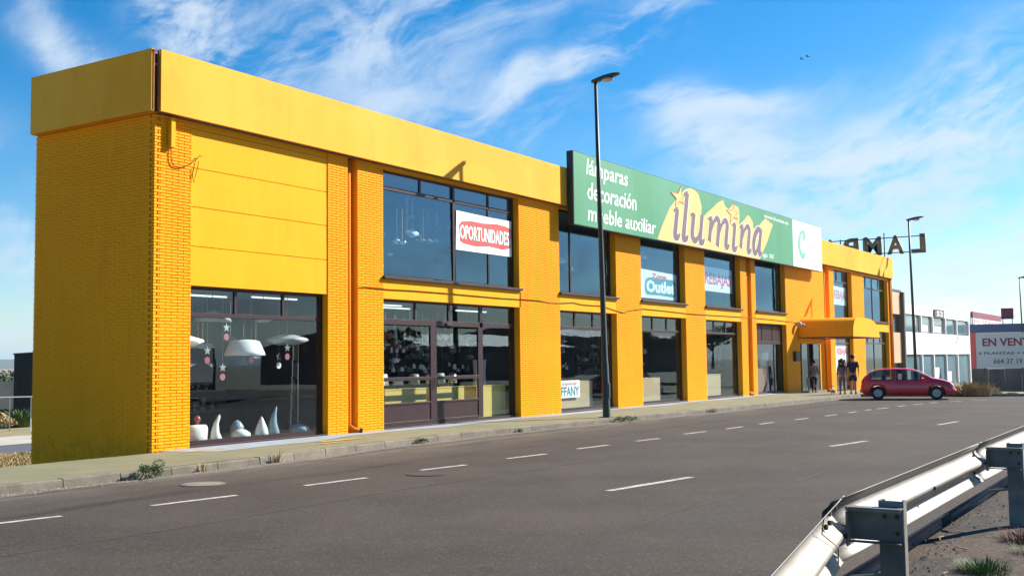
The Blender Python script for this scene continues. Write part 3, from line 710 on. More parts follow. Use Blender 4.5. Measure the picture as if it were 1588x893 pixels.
part('parapet', MB().box(-.125, -.06, -.05, 3.7, 6.72, 7.86), 'dark', shop)
part('soffit', MB().box(-.128, .03, -.05, 3.88, 6.705, 6.76), 'yellow_smooth', shop)
part('soffit', MB().box(-.03, 59.35, -.128, -.0, 6.73, 6.76), 'yellow_smooth', shop)
cf = MB(); cf.box(-.19, -.06, -.17, -.155, 7.90, 7.93); cf.box(-.19, -.17, -.16, -.06, 7.90, 7.93); cf.box(-.175, -.15, -.155, -.13, 6.72, 7.9); cf.box(-.08, -.06, -.17, -.15, 6.72, 7.9)
cf.box(-.17, -.07, -.15, -.14, 7.62, 7.66)
part('corner_frame', cf, 'rust', shop)
part('downpipe', MB().tube([(5.94, .13, 6.72), (5.94, .13, .2), (5.98, -.0, .09), (6.07, -.10, .06)], .055, 10), 'orange_pipe', shop, smooth=True)
part('pipe_mouth', MB().tube([(6.07, -.10, .06), (6.12, -.14, .055)], [.06, .06], 10), 'plastic', shop)
for (x, y) in ((33.0, .16), (33.2, .16), (45.2, .17)):
    part('downpipe', MB().tube([(x, y, 6.7), (x, y, .2 + hfall(x)), (x + .05, -.06, .06 + hfall(x))], .06, 8), 'orange_pipe', shop, smooth=True)
for x in (59.0, 59.3):
    part('downpipe', MB().tube([(x, -.06, 6.72), (x, -.06, -.5)], .06, 8), 'orange_pipe', shop, smooth=True)
part('corner_box', MB().bev(.32, .425, -.108, -.001, 6.06, 6.66, .004), 'yellow_smooth', shop)
# cables: the long one dipping between the floors, the loop near the corner
cab = [(6.16, 3.52), (6.39, 3.55), (6.72, 3.54), (7.27, 3.535), (8.3, 3.55), (9.85, 3.55), (12.63, 3.53), (13.52, 3.54), (14.61, 3.54), (15.32, 3.5), (15.88, 3.51), (16.85, 3.57), (17.5, 3.52), (18.64, 3.53), (19.21, 3.49), (20.48, 3.33)]
part('cable', MB().tube([(x, -.016, z) for x, z in cab], .012, 5), 'cable', shop)
cab = [(20.48, 3.33), (20.89, 3.43), (22.12, 3.54), (24.15, 3.52), (26.37, 3.48), (30.03, 3.5), (32.82, 3.51), (36, 3.5), (40.2, 3.42)]
part('cable', MB().tube([(x, -.016, z) for x, z in cab], .012, 5), 'cable', shop)
part('cable', MB().tube([(13.62, -.014, 3.75), (13.6, -.014, 3.3)], .009, 5), 'cable', shop)
lp = [(.38, 6.06), (.38, 5.88), (.39, 5.78), (.46, 5.70), (.59, 5.69), (.75, 5.73), (.9, 5.82), (1.02, 5.91), (1.12, 6.01), (1.18, 6.0)]
part('cable', MB().tube([(x, -.03, z) for x, z in lp], .010, 5), 'cable', shop)
lp = [(1.02, 5.89), (.96, 5.72), (.94, 5.57), (.98, 5.43), (1.02, 5.58), (1.07, 5.74), (1.10, 5.89)]
part('cable', MB().tube([(x, -.02, z) for x, z in lp], .009, 5), 'cable', shop)

def fixq(me): return me
# ---- windows: frame (child) > panes, sill (sub-parts)
def window(x0, x1, z0, z1, yf, verts=(), horis=(), holes=None, gl='glass_low', sill=False, wr=.10, wl=.055, wb=.06, wtp=.06, bars=(), name='window', solid=()):
    """bars: (xa, za, xb, zb, half width); panes: list of (xa, xb, za, zb)"""
    f = MB(); d = .05
    f.box(x0, x0 + wl, yf, yf + d, z0, z1); f.box(x1 - wr, x1, yf, yf + d, z0, z1)
    f.box(x0 + wl, x1 - wr, yf, yf + d, z1 - wtp, z1); f.box(x0 + wl, x1 - wr, yf - .01, yf + d, z0, z0 + wb)
    for (a, b, c, e) in bars: f.bev(a, b, yf - .012, yf + d - .004, c, e, .006)
    fo = part(name, f, 'brown', shop)
    for (a, b, c, e) in (holes or [(x0 + wl, x1 - wr, z0 + wb, z1 - wtp)]):
        part('pane', fixq(MB().box(a - .01, b + .01, yf + .018, yf + .024, c - .01, e + .01, 'btklr').mesh('pane', gl)), gl, fo)
    for (a, b, c, e) in solid: part('panel', MB().bev(a, b, yf + .008, yf + .03, c, e, .005), 'brown', fo)
    if sill: part('sill', MB().bev(x0 - .05, x1 + .09, -.085, yf + .01, z0 - .075, z0 - .004, .008), 'brown', fo)
    else: part('sill', MB().bev(x0 + .004, x1 - .004, .0, yf + .008, z0 - .05, z0 - .004, .006), 'brown', fo)
    return fo
def toplights(x0, x1, zt, z1, xsplit, wl=.055, wr=.10, mw=.03):
    xs_ = [x0 + wl] + list(xsplit) + [x1 - wr]; return [(a + (mw if i else 0), b - (mw if i < len(xs_) - 2 else 0), zt, z1) for i, (a, b) in enumerate(zip(xs_, xs_[1:]))]
# W1 display window
H = toplights(.94, 5.06, 2.76, 3.24, (2.31, 3.75)) + [(.995, 4.94, .12, 2.68)]
window(.944, 5.056, .04, 3.30, .17, holes=H, wr=.12, wb=.09, bars=[(.99, 4.94, 2.675, 2.765), (2.27, 2.35, 2.76, 3.25), (3.71, 3.79, 2.76, 3.25)])
# W2 upper
H = toplights(7.12, 13.57, 6.21, 6.58, (8.91, 10.45, 12.2)) + [(7.18, 10.40, 3.95, 6.13), (10.50, 12.16, 3.95, 6.13), (12.24, 13.44, 3.95, 6.13)]
window(7.124, 13.566, 3.87, 6.615, .20, holes=H, gl='glass_up', sill=True, wr=.13, bars=[(7.17, 13.44, 6.125, 6.215), (8.875, 8.945, 6.2, 6.57), (10.40, 10.50, 3.9, 6.57), (12.165, 12.235, 3.92, 6.57)])
# W2 lower: door pair and side light
H = toplights(7.12, 13.57, 2.80, 3.25, (8.68, 10.19, 11.75)) + [(7.22, 9.34, 1.30, 2.62), (7.22, 9.34, .64, 1.21), (9.62, 11.60, 1.30, 2.60), (9.62, 11.60, .64, 1.21), (11.85, 13.42, .14, 2.66)]
bars = [(7.17, 13.43, 2.655, 2.80), (8.64, 8.72, 2.8, 3.25), (10.15, 10.23, 2.8, 3.25), (11.69, 11.84, .1, 3.25), (7.17, 7.23, .12, 2.66), (9.33, 9.61, .09, 2.67), (11.60, 11.70, .1, 2.66),
        (7.22, 9.34, 1.205, 1.30), (9.61, 11.61, 1.205, 1.30), (7.22, 9.34, .585, .64), (9.61, 11.61, .585, .64), (7.22, 9.34, .09, .155), (9.61, 11.61, .09, .155)]
fo = window(7.124, 13.566, .03, 3.30, .20, holes=H, wr=.13, bars=bars, solid=[(7.22, 9.34, .15, .59), (9.61, 11.61, .15, .59)], name='door_window')
part('door_closer', MB().bev(10.0, 10.28, .12, .19, 2.68, 2.74, .008), 'plastic', fo)
for x in (9.42, 9.53): part('handle', MB().tube([(x, .15, 1.0), (x, .12, 1.02), (x, .12, 1.25), (x, .15, 1.27)], .012, 6), 'bolt', fo)
# upper floor single lights
window(16.004, 19.966, 3.87, 6.615, .22, holes=[(16.06, 17.05, 3.95, 6.55), (17.12, 19.83, 3.95, 6.55)], gl='glass_up', sill=True, wr=.13, bars=[(17.05, 17.12, 3.9, 6.57)])
window(21.984, 25.996, 3.87, 6.615, .24, gl='glass_up', sill=True, wr=.15, wb=.08)
window(28.024, 32.096, 3.87, 6.615, .24, gl='glass_up', sill=True, wr=.15, wb=.08)
window(34.004, 38.196, 3.87, 6.615, .24, gl='glass_up', sill=True, wr=.15, wb=.08)
H = toplights(46.5, 50.15, 6.0, 6.56, (47.9, 49.1)) + [(46.56, 50.0, 3.95, 5.92)]
window(46.504, 50.146, 3.87, 6.615, .24, holes=H, gl='glass_up', sill=True, wr=.15, bars=[(46.56, 50, 5.92, 6.0), (47.86, 47.94, 6, 6.57), (49.06, 49.14, 6, 6.57)])
H = toplights(52.75, 58.6, 5.95, 6.56, (54.1, 55.6, 57.2)) + [(52.81, 55.55, 3.95, 5.87), (55.65, 58.45, 3.95, 5.87)]
window(52.754, 58.596, 3.87, 6.615, .24, holes=H, gl='glass_up', sill=True, wr=.15, bars=[(52.81, 58.45, 5.87, 5.95), (54.06, 54.14, 5.95, 6.57), (55.55, 55.65, 3.93, 6.57), (57.16, 57.24, 5.95, 6.57)])
# ground floor shop windows
for (a, b) in ((16.0, 19.97), (21.98, 26.0), (28.02, 32.1)):
    m1, m2 = lerp(a, b, .335), lerp(a, b, .655)
    H = toplights(a, b, 2.80, 3.25, (m1, m2), wr=.13) + [(a + .06, b - .13, .14, 2.71)]
    window(a + .004, b - .004, .05, 3.30, .22, holes=H, wr=.13, wb=.08, bars=[(a + .05, b - .12, 2.71, 2.80), (m1 - .045, m1 + .045, 2.8, 3.25), (m2 - .045, m2 + .045, 2.8, 3.25)])
a, b = 34.0, 38.2
window(a + .004, b - .004, .04, 3.28, .22, holes=[(a + .06, b - .13, .12, 2.32)], solid=[(a + .07, 35.25, 2.5, 3.2), (35.35, 36.7, 2.5, 3.2), (36.8, b - .14, 2.5, 3.2)], wr=.13,
       bars=[(a + .05, b - .12, 2.33, 2.48), (35.26, 35.34, 2.48, 3.24), (36.71, 36.79, 2.48, 3.24), (36.9, 36.98, .1, 2.34)])
H = toplights(46.5, 50.15, 2.5, 2.88, (47.9, 49.1)) + [(46.56, 50.0, -.1, 2.42)]
window(46.504, 50.146, -.22, 2.94, .22, holes=H, wr=.15, bars=[(46.56, 50, 2.42, 2.5)])
H = toplights(52.75, 58.6, 2.55, 3.18, (54.1, 55.6, 57.2)) + [(52.81, 55.55, .5, 2.47), (55.65, 58.45, .5, 2.47)]
window(52.754, 58.596, .42, 3.24, .22, holes=H, wr=.15, bars=[(52.81, 58.45, 2.47, 2.55), (54.06, 54.14, 2.55, 3.2), (55.55, 55.65, .46, 3.2), (57.16, 57.24, 2.55, 3.2)])
part('spandrel', MB().box(52.752, 58.598, .008, .30, -.9, .36), 'wood_beige', shop, label='low beige wall under the end window')
# entrance under the awning
ent = window(40.254, 44.596, -.06, 2.98, .30, holes=[(40.35, 41.3, .0, 2.4), (41.42, 42.5, .0, 2.4), (43.4, 44.45, .0, 2.4), (40.35, 44.45, 2.5, 2.9)], wr=.12, wb=.03, name='entrance',
       bars=[(40.3, 44.48, 2.4, 2.5), (41.3, 41.42, -.03, 2.4), (42.5, 42.62, -.03, 2.4), (43.28, 43.4, -.03, 2.4)])
part('step', MB().box(40.26, 44.59, -.02, .29, -.4, -.07), 'kerb', shop)
# entrance awning: deep canopy on a curved frame over the pavement
AX0, AX1, AY = 40.0, 45.15, -2.75
prof = []
for i in range(8):
    a = PI / 2 * i / 7; prof.append((AX0 + .85 - .85 * math.cos(a), 2.92 + .72 * math.sin(a)))
for i in range(1, 13):
    t = i / 12; prof.append((42.4 + (AX1 - 42.4) * t, 2.72 + .92 * max(0, 1 - t ** 2.8) ** .62))
poly = [(AX0, 2.70)] + prof + [(AX1 + .001, 2.70)]
aw = MB(); n = len(poly)
for (y, dz) in ((AY, 0), (AY * .5, .02), (-.01, .06)): aw.v += [(x, y, z + (dz if z > 2.8 else 0)) for x, z in poly]
aw.f = [(i * n + k, i * n + k + 1, (i + 1) * n + k + 1, (i + 1) * n + k) for i in range(2) for k in range(n - 1)]
awn = part('awning', aw, 'yellow_smooth', shop)
md = awn.modifiers.new('solid', 'SOLIDIFY'); md.thickness = .02
part('awning_front', flat(poly, AY - .012, .01), 'yellow_smooth', awn)
fr = MB()
for (x0, x1, y0, y1) in ((AX0, AX1, AY, AY + .05), (AX0, AX1, -.06, -.01), (AX0, AX0 + .05, AY + .051, -.061), (AX1 - .05, AX1, AY + .051, -.061)): fr.box(x0, x1, y0, y1, 2.655, 2.698)
part('awning_frame', fr, 'brown', awn)
# little things on the wall by the door
bx = part('letter_box', MB().bev(39.1, 39.75, -.16, -.001, 1.5, 1.98, .02), 'plastic', shop); part('box_front', MB().box(39.4, 39.72, -.168, -.161, 1.55, 1.93), 'grey_trim', bx)
gl_ = part('globe_camera', MB().ball((39.6, -.2, 3.33), .15), 'shade_grey', shop, smooth=True); part('bracket', MB().tube([(39.75, -.02, 3.4), (39.75, -.3, 3.36), (39.9, -.34, 3.3)], .07, 8), 'plastic', gl_)
# shop rooms
fl = MB(); fl.box(.31, 59.15, .33, 3.83, -.2, .03); part('floor', fl, 'interior_floor', shop)
part('ceiling', MB().box(.31, 59.15, .33, 3.83, 3.36, 3.80), 'interior_ceiling', shop)
part('ceiling', MB().box(.31, 59.15, .33, 3.83, 6.64, 6.70), 'interior_ceiling', shop)
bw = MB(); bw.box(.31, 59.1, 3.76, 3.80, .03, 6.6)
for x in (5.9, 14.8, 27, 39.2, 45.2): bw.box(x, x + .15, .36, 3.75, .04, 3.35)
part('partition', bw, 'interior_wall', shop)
for (x0, x1, y, z) in ((2.0, 3.4, 1.6, 3.22), (4.0, 5.5, 1.4, 3.24), (7.6, 9.5, 1.3, 3.22), (9.9, 11.3, 2.4, 3.24), (12.4, 14.0, 1.5, 3.2), (16.4, 18.2, 1.4, 3.24), (17.0, 19.4, 2.4, 3.24), (22.3, 24.4, 1.4, 3.22), (24.6, 26, 2.4, 3.24), (28.4, 30.4, 1.4, 3.22), (30.6, 32, 2.4, 3.24)):
    part('strip_light', MB().box(x0, x1, y, y + .05, z, z + .04), 'tube', shop)

# ================================================================== the long sign on the fascia
sg = thing('shop_sign', 'long green and white sign board with purple lettering on a yellow swoosh', 'sign', (16.17, -.46, 6.05))
SG0 = Vector((16.17, -.46, 6.05))
def sgp(name, mb, mt, par=None):
    o = part(name, mb, mt, par or sg); o.location = -SG0 if par is None else (0, 0, 0); return o
def gt(x): return 8.45 + (x - 16.17) * .0024
def gb(x): return 6.045 + (x - 16.17) * .0048
box_ = MB(); 
for (x) in (16.17, 42.9):
    for (y, z) in ((-.455, gb(x)), (-.455, gt(x)), (-.225, gt(x)), (-.225, gb(x))): box_.v.append((x, y, z))
box_.f = [(0, 1, 2, 3), (7, 6, 5, 4)] + [(k, (k + 1) % 4, 4 + (k + 1) % 4, 4 + k) for k in range(4)]
sgp('sign_box', box_, 'sign_edge')
xs_ = [16.20, 20.6, 25.1, 29.5, 33.9, 38.17]
for a, b in zip(xs_, xs_[1:]):
    sgp('green_panel', flat([(a + .003, gb(a) + .02), (b - .003, gb(b) + .02), (b - .003, gt(b) - .02), (a + .003, gt(a) - .02)], -.464, .008), 'sign_green')
sgp('white_panel', flat([(38.18, gb(38.18) + .02), (42.87, gb(42.87) + .02), (42.87, gt(42.87) - .02), (38.18, gt(38.18) - .02)], -.464, .008), 'sign_white')
def sgt(*a, **k):
    o = text(a[0], a[1], sg, a[2], a[3], a[6] if len(a) > 6 else -.470, a[4], a[5], **k); o.location = -SG0; return o
sgt('lámparas', 'ink_white', 17.05, 20.1, 7.62, 8.32, bold=.012, shear=.12, dz=-.02)
sgt('decoración', 'ink_white', 17.10, 20.75, 6.97, 7.55, bold=.012, shear=.12)
sgt('mueble auxiliar', 'ink_white', 17.10, 22.35, 6.26, 6.78, bold=.012, shear=.12)
sw = [(22.46, 6.11), (22.88, 6.64), (23.62, 7.41), (24.3, 7.85), (24.87, 8.16), (25.3, 8.36), (25.65, 8.42), (26.1, 8.38), (26.42, 8.28), (26.55, 8.1), (26.73, 7.81), (26.68, 7.55), (26.75, 7.35), (27.3, 7.62), (27.9, 7.89), (28.5, 8.18), (29.07, 8.35), (29.25, 8.12), (29.7, 8.02), (30.26, 8.32), (30.87, 8.22),
      (30.95, 7.9), (30.85, 7.45), (31.5, 7.75), (32.0, 8.03), (32.3, 7.95), (32.61, 7.75), (32.62, 7.5), (33.0, 7.5), (33.45, 7.7), (33.9, 7.95), (34.35, 8.13), (34.5, 8.02), (34.75, 8.05), (34.8, 7.93), (35.0, 8.0), (35.25, 7.90), (34.9, 7.55), (34.44, 7.05), (33.9, 6.6), (33.32, 6.15)]
sgp('brush_swoosh', flat(sw, -.4685, .004), 'ink_yellow')
# hand drawn letters: ı l u m ı n a
def letters(y, grow, mtl):
    mb = MB(); S = .26; wd = .37 + grow; H = 1.12; B = 6.33
    def P(x, h): return (x + S * h, B + h + (x - 23.9) * .0042)
    def stem(x, h0, h1, w_=1.0, foot=True, head=True):
        pts = [P(x, h1), P(x, lerp(h1, h0, .5)), P(x, h0 + .14)]; ww = [wd * w_ * .95, wd * w_ * .88, wd * w_]
        if foot: pts += [P(x + .10, h0 + .03), P(x + .30, h0 + .02), P(x + .42, h0 + .16)]; ww += [wd * .95, wd * .6, wd * .35 + grow]
        stroke_mb(mb, pts, ww, y)
        if head: stroke_mb(mb, [P(x - .28, h1 - .10), P(x - .10, h1 - .02), P(x + .05, h1 - .03)], [.10 + grow, .16 + grow, .2 + grow], y - .0007)
    stem(24.02, 0, H); stem(24.82, 0, 1.86)
    # u
    stroke_mb(mb, [P(25.62, H), P(25.62, .5), P(25.66, .2), P(25.95, .03), P(26.25, .2), P(26.42, .5)], [wd, wd * .9, wd * .9, wd * .75, wd * .5, wd * .5], y)
    stem(26.46, 0, H, .95, True, False); stroke_mb(mb, [P(25.36, H - .10), P(25.62, H - .03)], .14 + grow, y - .0007)
    # m
    stem(27.42, 0, H, .95, False); stroke_mb(mb, [P(27.5, .55), P(27.72, .95), P(28.0, 1.14), P(28.28, 1.0), P(28.3, .6), P(28.3, -.0)], [wd * .4, wd * .5, wd * .7, wd * .95, wd * .95, wd * .95], y - .0003)
    stroke_mb(mb, [P(28.4, .55), P(28.62, .95), P(28.92, 1.14), P(29.2, 1.0), P(29.22, .6), P(29.22, .15), P(29.38, .02), P(29.6, .14)], [wd * .4, wd * .5, wd * .7, wd * .95, wd * .95, wd, wd * .7, wd * .35], y)
    stem(30.08, 0, H)
    # n
    stem(30.96, 0, H, .95, False); stroke_mb(mb, [P(31.05, .55), P(31.27, .95), P(31.58, 1.14), P(31.84, 1.0), P(31.86, .6), P(31.86, .15), P(32.02, .02), P(32.24, .14)], [wd * .4, wd * .5, wd * .7, wd * .95, wd * .95, wd, wd * .7, wd * .35], y)
    # a
    stroke_mb(mb, [P(33.22, 1.08), P(32.95, 1.14), P(32.62, .86), P(32.50, .45), P(32.62, .10), P(32.88, .06), P(33.12, .42), P(33.25, .9)], [wd * .6, wd * .8, wd, wd * 1.05, wd * .95, wd * .7, wd * .5, wd * .45], y)
    stroke_mb(mb, [P(33.32, 1.2), P(33.28, .6), P(33.28, .14), P(33.4, .02), P(33.6, .12)], [wd, wd * .9, wd, wd * .7, wd * .35], y - .0003)
    return mb
sgp('lettering_edge', letters(-.4735, .09, 'ink_white'), 'ink_white')
sgp('lettering', letters(-.4785, 0.0, 'ink_purple'), 'ink_purple')
def star(pts, inner, y):
    c = Vector((sum(p[0] for p in pts) / 5, sum(p[1] for p in pts) / 5)); out = []
    for i in range(5):
        a, b = Vector(pts[i]), Vector(pts[(i + 1) % 5]); out += [tuple(a), tuple(c + ((a + b) / 2 - c) * inner)]
    return out
for st in (star([(24.78, 8.43), (23.74, 8.03), (24.08, 7.40), (24.93, 7.72), (25.05, 8.02)], .42, 0), star([(30.42, 8.40), (29.41, 7.97), (29.78, 7.42), (30.72, 7.70), (30.75, 7.98)], .42, 0)):
    sgp('star', flat(st, -.4795, .003), 'ink_yellow')
    mb = MB()
    for a, b in zip(st, st[1:] + st[:1]): stroke_mb(mb, [a, b], .035, -.4812, .0015, sub=1)
    sgp('star_outline', mb, 'ink_orange')
sgt('www.ilumina.es', 'ink_white', 34.1, 37.5, 8.14, 8.32, bold=.01, dz=-.02)
sgt('siglo  XXI', 'ink_white', 33.75, 35.25, 6.23, 6.50, bold=.012, shear=.15)
lf = [(39.78, 8.12), (40.08, 8.05), (40.22, 7.88), (40.15, 7.66), (39.83, 7.52), (39.75, 7.70), (39.80, 7.86), (39.62, 7.94), (39.42, 7.72), (39.34, 7.4), (39.36, 7.12), (39.55, 6.95), (39.85, 6.93), (40.15, 6.98), (39.95, 6.70), (39.68, 6.60), (39.35, 6.66), (39.05, 6.92), (38.92, 7.25), (39.0, 7.62), (39.3, 7.95)]
sgp('leaf_emblem', flat(lf, -.468, .003), 'ink_leaf')
sgt('nergy', 'ink_grey', 39.95, 41.9, 7.12, 7.48); sgt('LED', 'ink_grey', 41.0, 42.2, 6.78, 7.08, bold=-.01); sgt('iluminación', 'ink_grey', 41.0, 42.0, 6.58, 6.66)
sgp('bracket', MB().box(17.0, 17.08, -.225, -.212, 6.9, 7.7), 'sign_edge')

# ================================================================== rooftop letters seen from behind
rs = thing('rooftop_letter_sign', 'row of big brown letters on rails above the roof, seen from behind', 'sign', (59.0, 0, 6.95))
R0 = Vector((59.0, 0, 6.95))
def rp(name, mb, mt): o = part(name, mb, mt, rs); o.location = -R0; return o
y = -2.40; LW = {'L': 1.0, 'A': 1.05, 'M': 1.12, 'P': 1.0, 'R': 1.02, 'S': .98}
for ch in 'LAMPARAS':
    o = text(ch, 'letter_brown', rs, y, y + LW[ch], 59.0, 8.33, 9.57, bold=.035, plane='yz', extr=.16, name='letter'); o.location = -R0
    y += LW[ch] + .36
rp('rail', MB().tube([(58.86, -2.4, 9.42), (58.86, 8.6, 9.42)], .035, 6), 'steel_dark'); rp('rail', MB().tube([(58.86, -2.4, 8.42), (58.86, 8.6, 8.42)], .035, 6), 'steel_dark')
for (yy, zb) in ((.15, 6.95), (1.5, 6.95), (3.0, 6.95), (4.6, -.9), (6.6, -.9), (8.5, -.9)): rp('post', MB().tube([(58.80, yy, zb), (58.80, yy, 9.75 if yy < 1 else 9.5)], .035, 6), 'steel_dark')

# ================================================================== posters behind the glass
def poster(name, label, poly, y, build, mt='paper'):
    c = (poly[0][0], y, min(p[1] for p in poly)); t = thing(name, label, 'poster', c)
    o = part('sheet', flat(poly, y, .003), mt, t); o.location = -Vector(c)
    for q in build(t): q.location = -Vector(c)
    return t
def b1(t):
    red = [(10.66, 5.50), (10.80, 5.64), (11.3, 5.70), (11.9, 5.69), (12.6, 5.74), (13.1, 5.72), (13.38, 5.66), (13.36, 5.2), (13.38, 5.08), (12.9, 5.0), (12.2, 5.04), (11.5, 4.98), (10.9, 5.02), (10.70, 5.08), (10.74, 5.3)]
    o = part('red_patch', flat(red, .1715, .002), 'ink_red', t)
    a = text('OPORTUNIDADES', 'ink_black', t, 10.70, 13.30, .1695, 5.12, 5.58, bold=.06); b = text('OPORTUNIDADES', 'ink_white', t, 10.72, 13.28, .1675, 5.14, 5.56, bold=.025)
    return [o, a, b]
poster('sale_banner', 'white banner with a red brush patch and OPORTUNIDADES in the big upper window', [(10.52, 4.82), (13.42, 4.82), (13.4, 5.62), (13.42, 5.90), (12.2, 5.90), (10.56, 5.93)], .174, b1)
def b2(t):
    q = [(22.95, 4.22), (23.1, 4.12), (24.2, 4.14), (25.6, 4.10), (25.75, 4.25), (25.7, 4.5), (25.74, 4.72), (25.4, 4.80), (24.2, 4.78), (23.3, 4.80), (23.0, 4.70), (22.9, 4.45)]
    o = part('teal_patch', flat(q, .3075, .002), 'ink_teal', t)
    return [o, text('Zona', 'ink_red', t, 23.5, 24.9, .3055, 4.76, 4.97, bold=.05), text('Outlet', 'ink_white', t, 23.05, 25.65, .3045, 4.22, 4.70, bold=.05)]
poster('outlet_poster', 'white poster with Outlet in a teal patch in the upper window', [(22.6, 4.0), (25.86, 4.0), (25.84, 5.02), (22.6, 5.08)], .31, b2)
def b3(x0, x1, z0, z1, yy, s='REBAJAS', mt='ink_pink'):
    def f(t): return [text(s, mt, t, x0, x1, yy - .0025, z0, z1, bold=.03)]
    return f
poster('sale_poster', 'white poster with tall red REBAJAS letters in an upper window under the sign', [(28.5, 4.55), (31.85, 4.55), (31.85, 5.58), (28.5, 5.58)], .31, b3(28.75, 31.75, 4.68, 5.36, .31))
poster('sale_poster', 'white poster with pink letters in the upper window above the awning', [(47.3, 4.66), (50.0, 4.66), (50.0, 5.7), (47.3, 5.72)], .31, b3(47.6, 49.95, 4.85, 5.5, .31))
def b4(t): return [text('REBAJAS', 'ink_pink', t, 47.75, 50.0, .3075, 1.72, 2.2, bold=.05), text('%', 'ink_pink', t, 49.0, 49.9, .3075, 1.0, 1.5, bold=.03)]
poster('sale_poster', 'white poster with pink letters at street level, behind the couple', [(47.1, .8), (50.0, .8), (50.0, 2.35), (47.1, 2.35)], .31, b4)
def b5(t): return [text('Especial', 'ink_red', t, 16.55, 17.5, .2775, .84, .98, shear=.2, bold=.01), text('TIFFANY', 'ink_teal', t, 16.12, 17.66, .2775, .52, .82, bold=.02)]
poster('lamp_poster', 'white poster with teal capitals low in the shop window beside the near street lamp', [(16.08, .46), (17.72, .46), (17.72, 1.03), (16.08, 1.03)], .28, b5)

# ================================================================== goods in the windows
def pendant(label, loc, kind, r, h, mt='shade_white', drop=1.2, name='pendant_lamp'):
    t = thing(name, label, 'lamp', loc)
    part('cord', MB().tube([(0, 0, h), (0, 0, h + drop)], .008, 5), 'plastic', t)
    if kind == 'cone': pr = [(r, 0), (r * .93, h * .25), (r * .72, h * .9), (r * .5, h), (.03, h + .02)]
    elif kind == 'disc': pr = [(r * .5, -.02), (r, h * .35), (r * .92, h * .55), (r * .3, h * .95), (.03, h)]
    else: pr = [(r, 0), (r * .85, h * .4), (r * .55, h * .75), (r * .2, h), (.03, h + .02)]
    part('lamp_shade', MB().lathe(pr, n=20), mt, t, smooth=True); return t
pendant('big white cone pendant lamp in the middle of the first display window', (3.02, .62, 1.88), 'cone', .46, .34, drop=1.1)
pendant('pale disc pendant lamp on the right of the first display window', (4.35, .62, 2.14), 'disc', .50, .24, 'shade_grey', drop=.95)
pendant('white disc pendant lamp cut by the left edge of the first display window', (1.18, .45, 2.10), 'disc', .40, .2, drop=1.05)
pendant('grey bell pendant lamp high on the left of the first display window', (2.15, .70, 2.62), 'bell', .42, .22, 'shade_grey', drop=.55)
pendant('small flat pendant lamp high beside the strip light in the first display window', (3.85, .9, 2.66), 'disc', .22, .10, 'shade_grey', drop=.6)
def tagd(label, x, y, z, mt='tag_rose'):
    t = thing('hanging_star', label, 'ornament', (x, y, z), group='star ornaments with round tags hanging in the display window')
    part('thread', MB().tube([(0, 0, .1), (0, 0, 3.34 - z)], .004, 4), 'shade_grey', t)
    st = [(.0 + .10 * (1 if i % 2 == 0 else .42) * math.sin(PI * i / 5), .10 * (1 if i % 2 == 0 else .42) * math.cos(PI * i / 5)) for i in range(10)]
    part('star', MB().prism(st, -.01, .01), 'silver', t)
    part('round_tag', MB().prism([(.075 * math.cos(2 * PI * i / 14), -.2 + .075 * math.sin(2 * PI * i / 14)) for i in range(14)], -.006, 0), mt, t)
for (x, z, lab) in ((1.72, 1.98, 'hanging star with pink tag left of the big cone pendant'), (2.25, 2.48, 'highest hanging star with pink tag, under the bell pendant'), (2.98, 1.98, 'hanging star with pink tag in front of the big cone pendant'), (2.15, 1.62, 'lowest hanging star with pink tag left of the cone pendant'), (4.1, 2.05, 'hanging star with pink tag under the pale disc pendant')):
    tagd(lab, x, .38, z)
tagd('hanging star with a pale clock-like tag right of the cone pendant', 3.95, .5, 1.85, 'ceramic')
def vase(name, label, loc, prof, mt='ceramic', cat='vase', bend=0, sx=1, sy=1, n=14):
    mb = MB().lathe(prof, n=n, sx=sx, sy=sy)
    if bend:
        H_ = max(p[1] for p in prof); mb.v = [(x + bend * math.sin(z / H_ * 4.5) * z, y, z) for x, y, z in mb.v]
    t = thing(name, label, cat, loc); part('body', mb, mt, t, smooth=True); return t
t = vase('perfume_jar', 'squat white square jar with a red stopper in the left corner of the display window', (1.50, .42, .06), [(.18, 0), (.235, .04), (.25, .28), (.235, .34), (.2, .37), (.05, .38)], sx=1.05, sy=.6)
part('stopper', MB().lathe([(.03, .38), (.03, .42), (.06, .45), (.07, .5), (.05, .55), (.01, .57)], n=10), 'bottle', t, smooth=True)
vase('curled_lamp', 'white floor lamp shaped like a curled horn right of the square jar', (2.02, .42, .06), [(.13, 0), (.13, .05), (.09, .2), (.055, .38), (.04, .5), (.01, .56)], bend=-.16, cat='lamp')
vase('pebble_lamp', 'white pebble shaped lamp on the display window floor', (2.72, .42, .06), [(.14, 0), (.22, .06), (.2, .14), (.11, .2), (.01, .22)], cat='lamp')
vase('egg_vase', 'grey blue egg vase behind the pebble lamp', (2.92, .75, .06), [(.10, 0), (.16, .12), (.15, .26), (.08, .36), (.01, .40)], 'ceramic_blue')
vase('drop_lamp', 'white drop shaped lamp with a pointed tip on the window floor', (3.34, .42, .06), [(.13, 0), (.155, .08), (.13, .2), (.07, .34), (.03, .42), (.01, .46)], cat='lamp')
vase('curled_lamp', 'tall grey curled horn lamp right of the drop lamp', (3.82, .52, .06), [(.13, 0), (.13, .1), (.09, .3), (.05, .5), (.03, .6), (.01, .66)], 'ceramic_blue', bend=-.12, cat='lamp')
vase('pebble_lamp', 'grey pebble lamp at the right end of the display window floor', (4.62, .5, .06), [(.15, 0), (.25, .06), (.22, .16), (.12, .22), (.01, .24)], 'ceramic_blue', cat='lamp')
t = thing('mirror_tower', 'tall silver lattice floor lamp by the right edge of the display window', 'lamp', (4.75, .8, .03))
fr = MB()
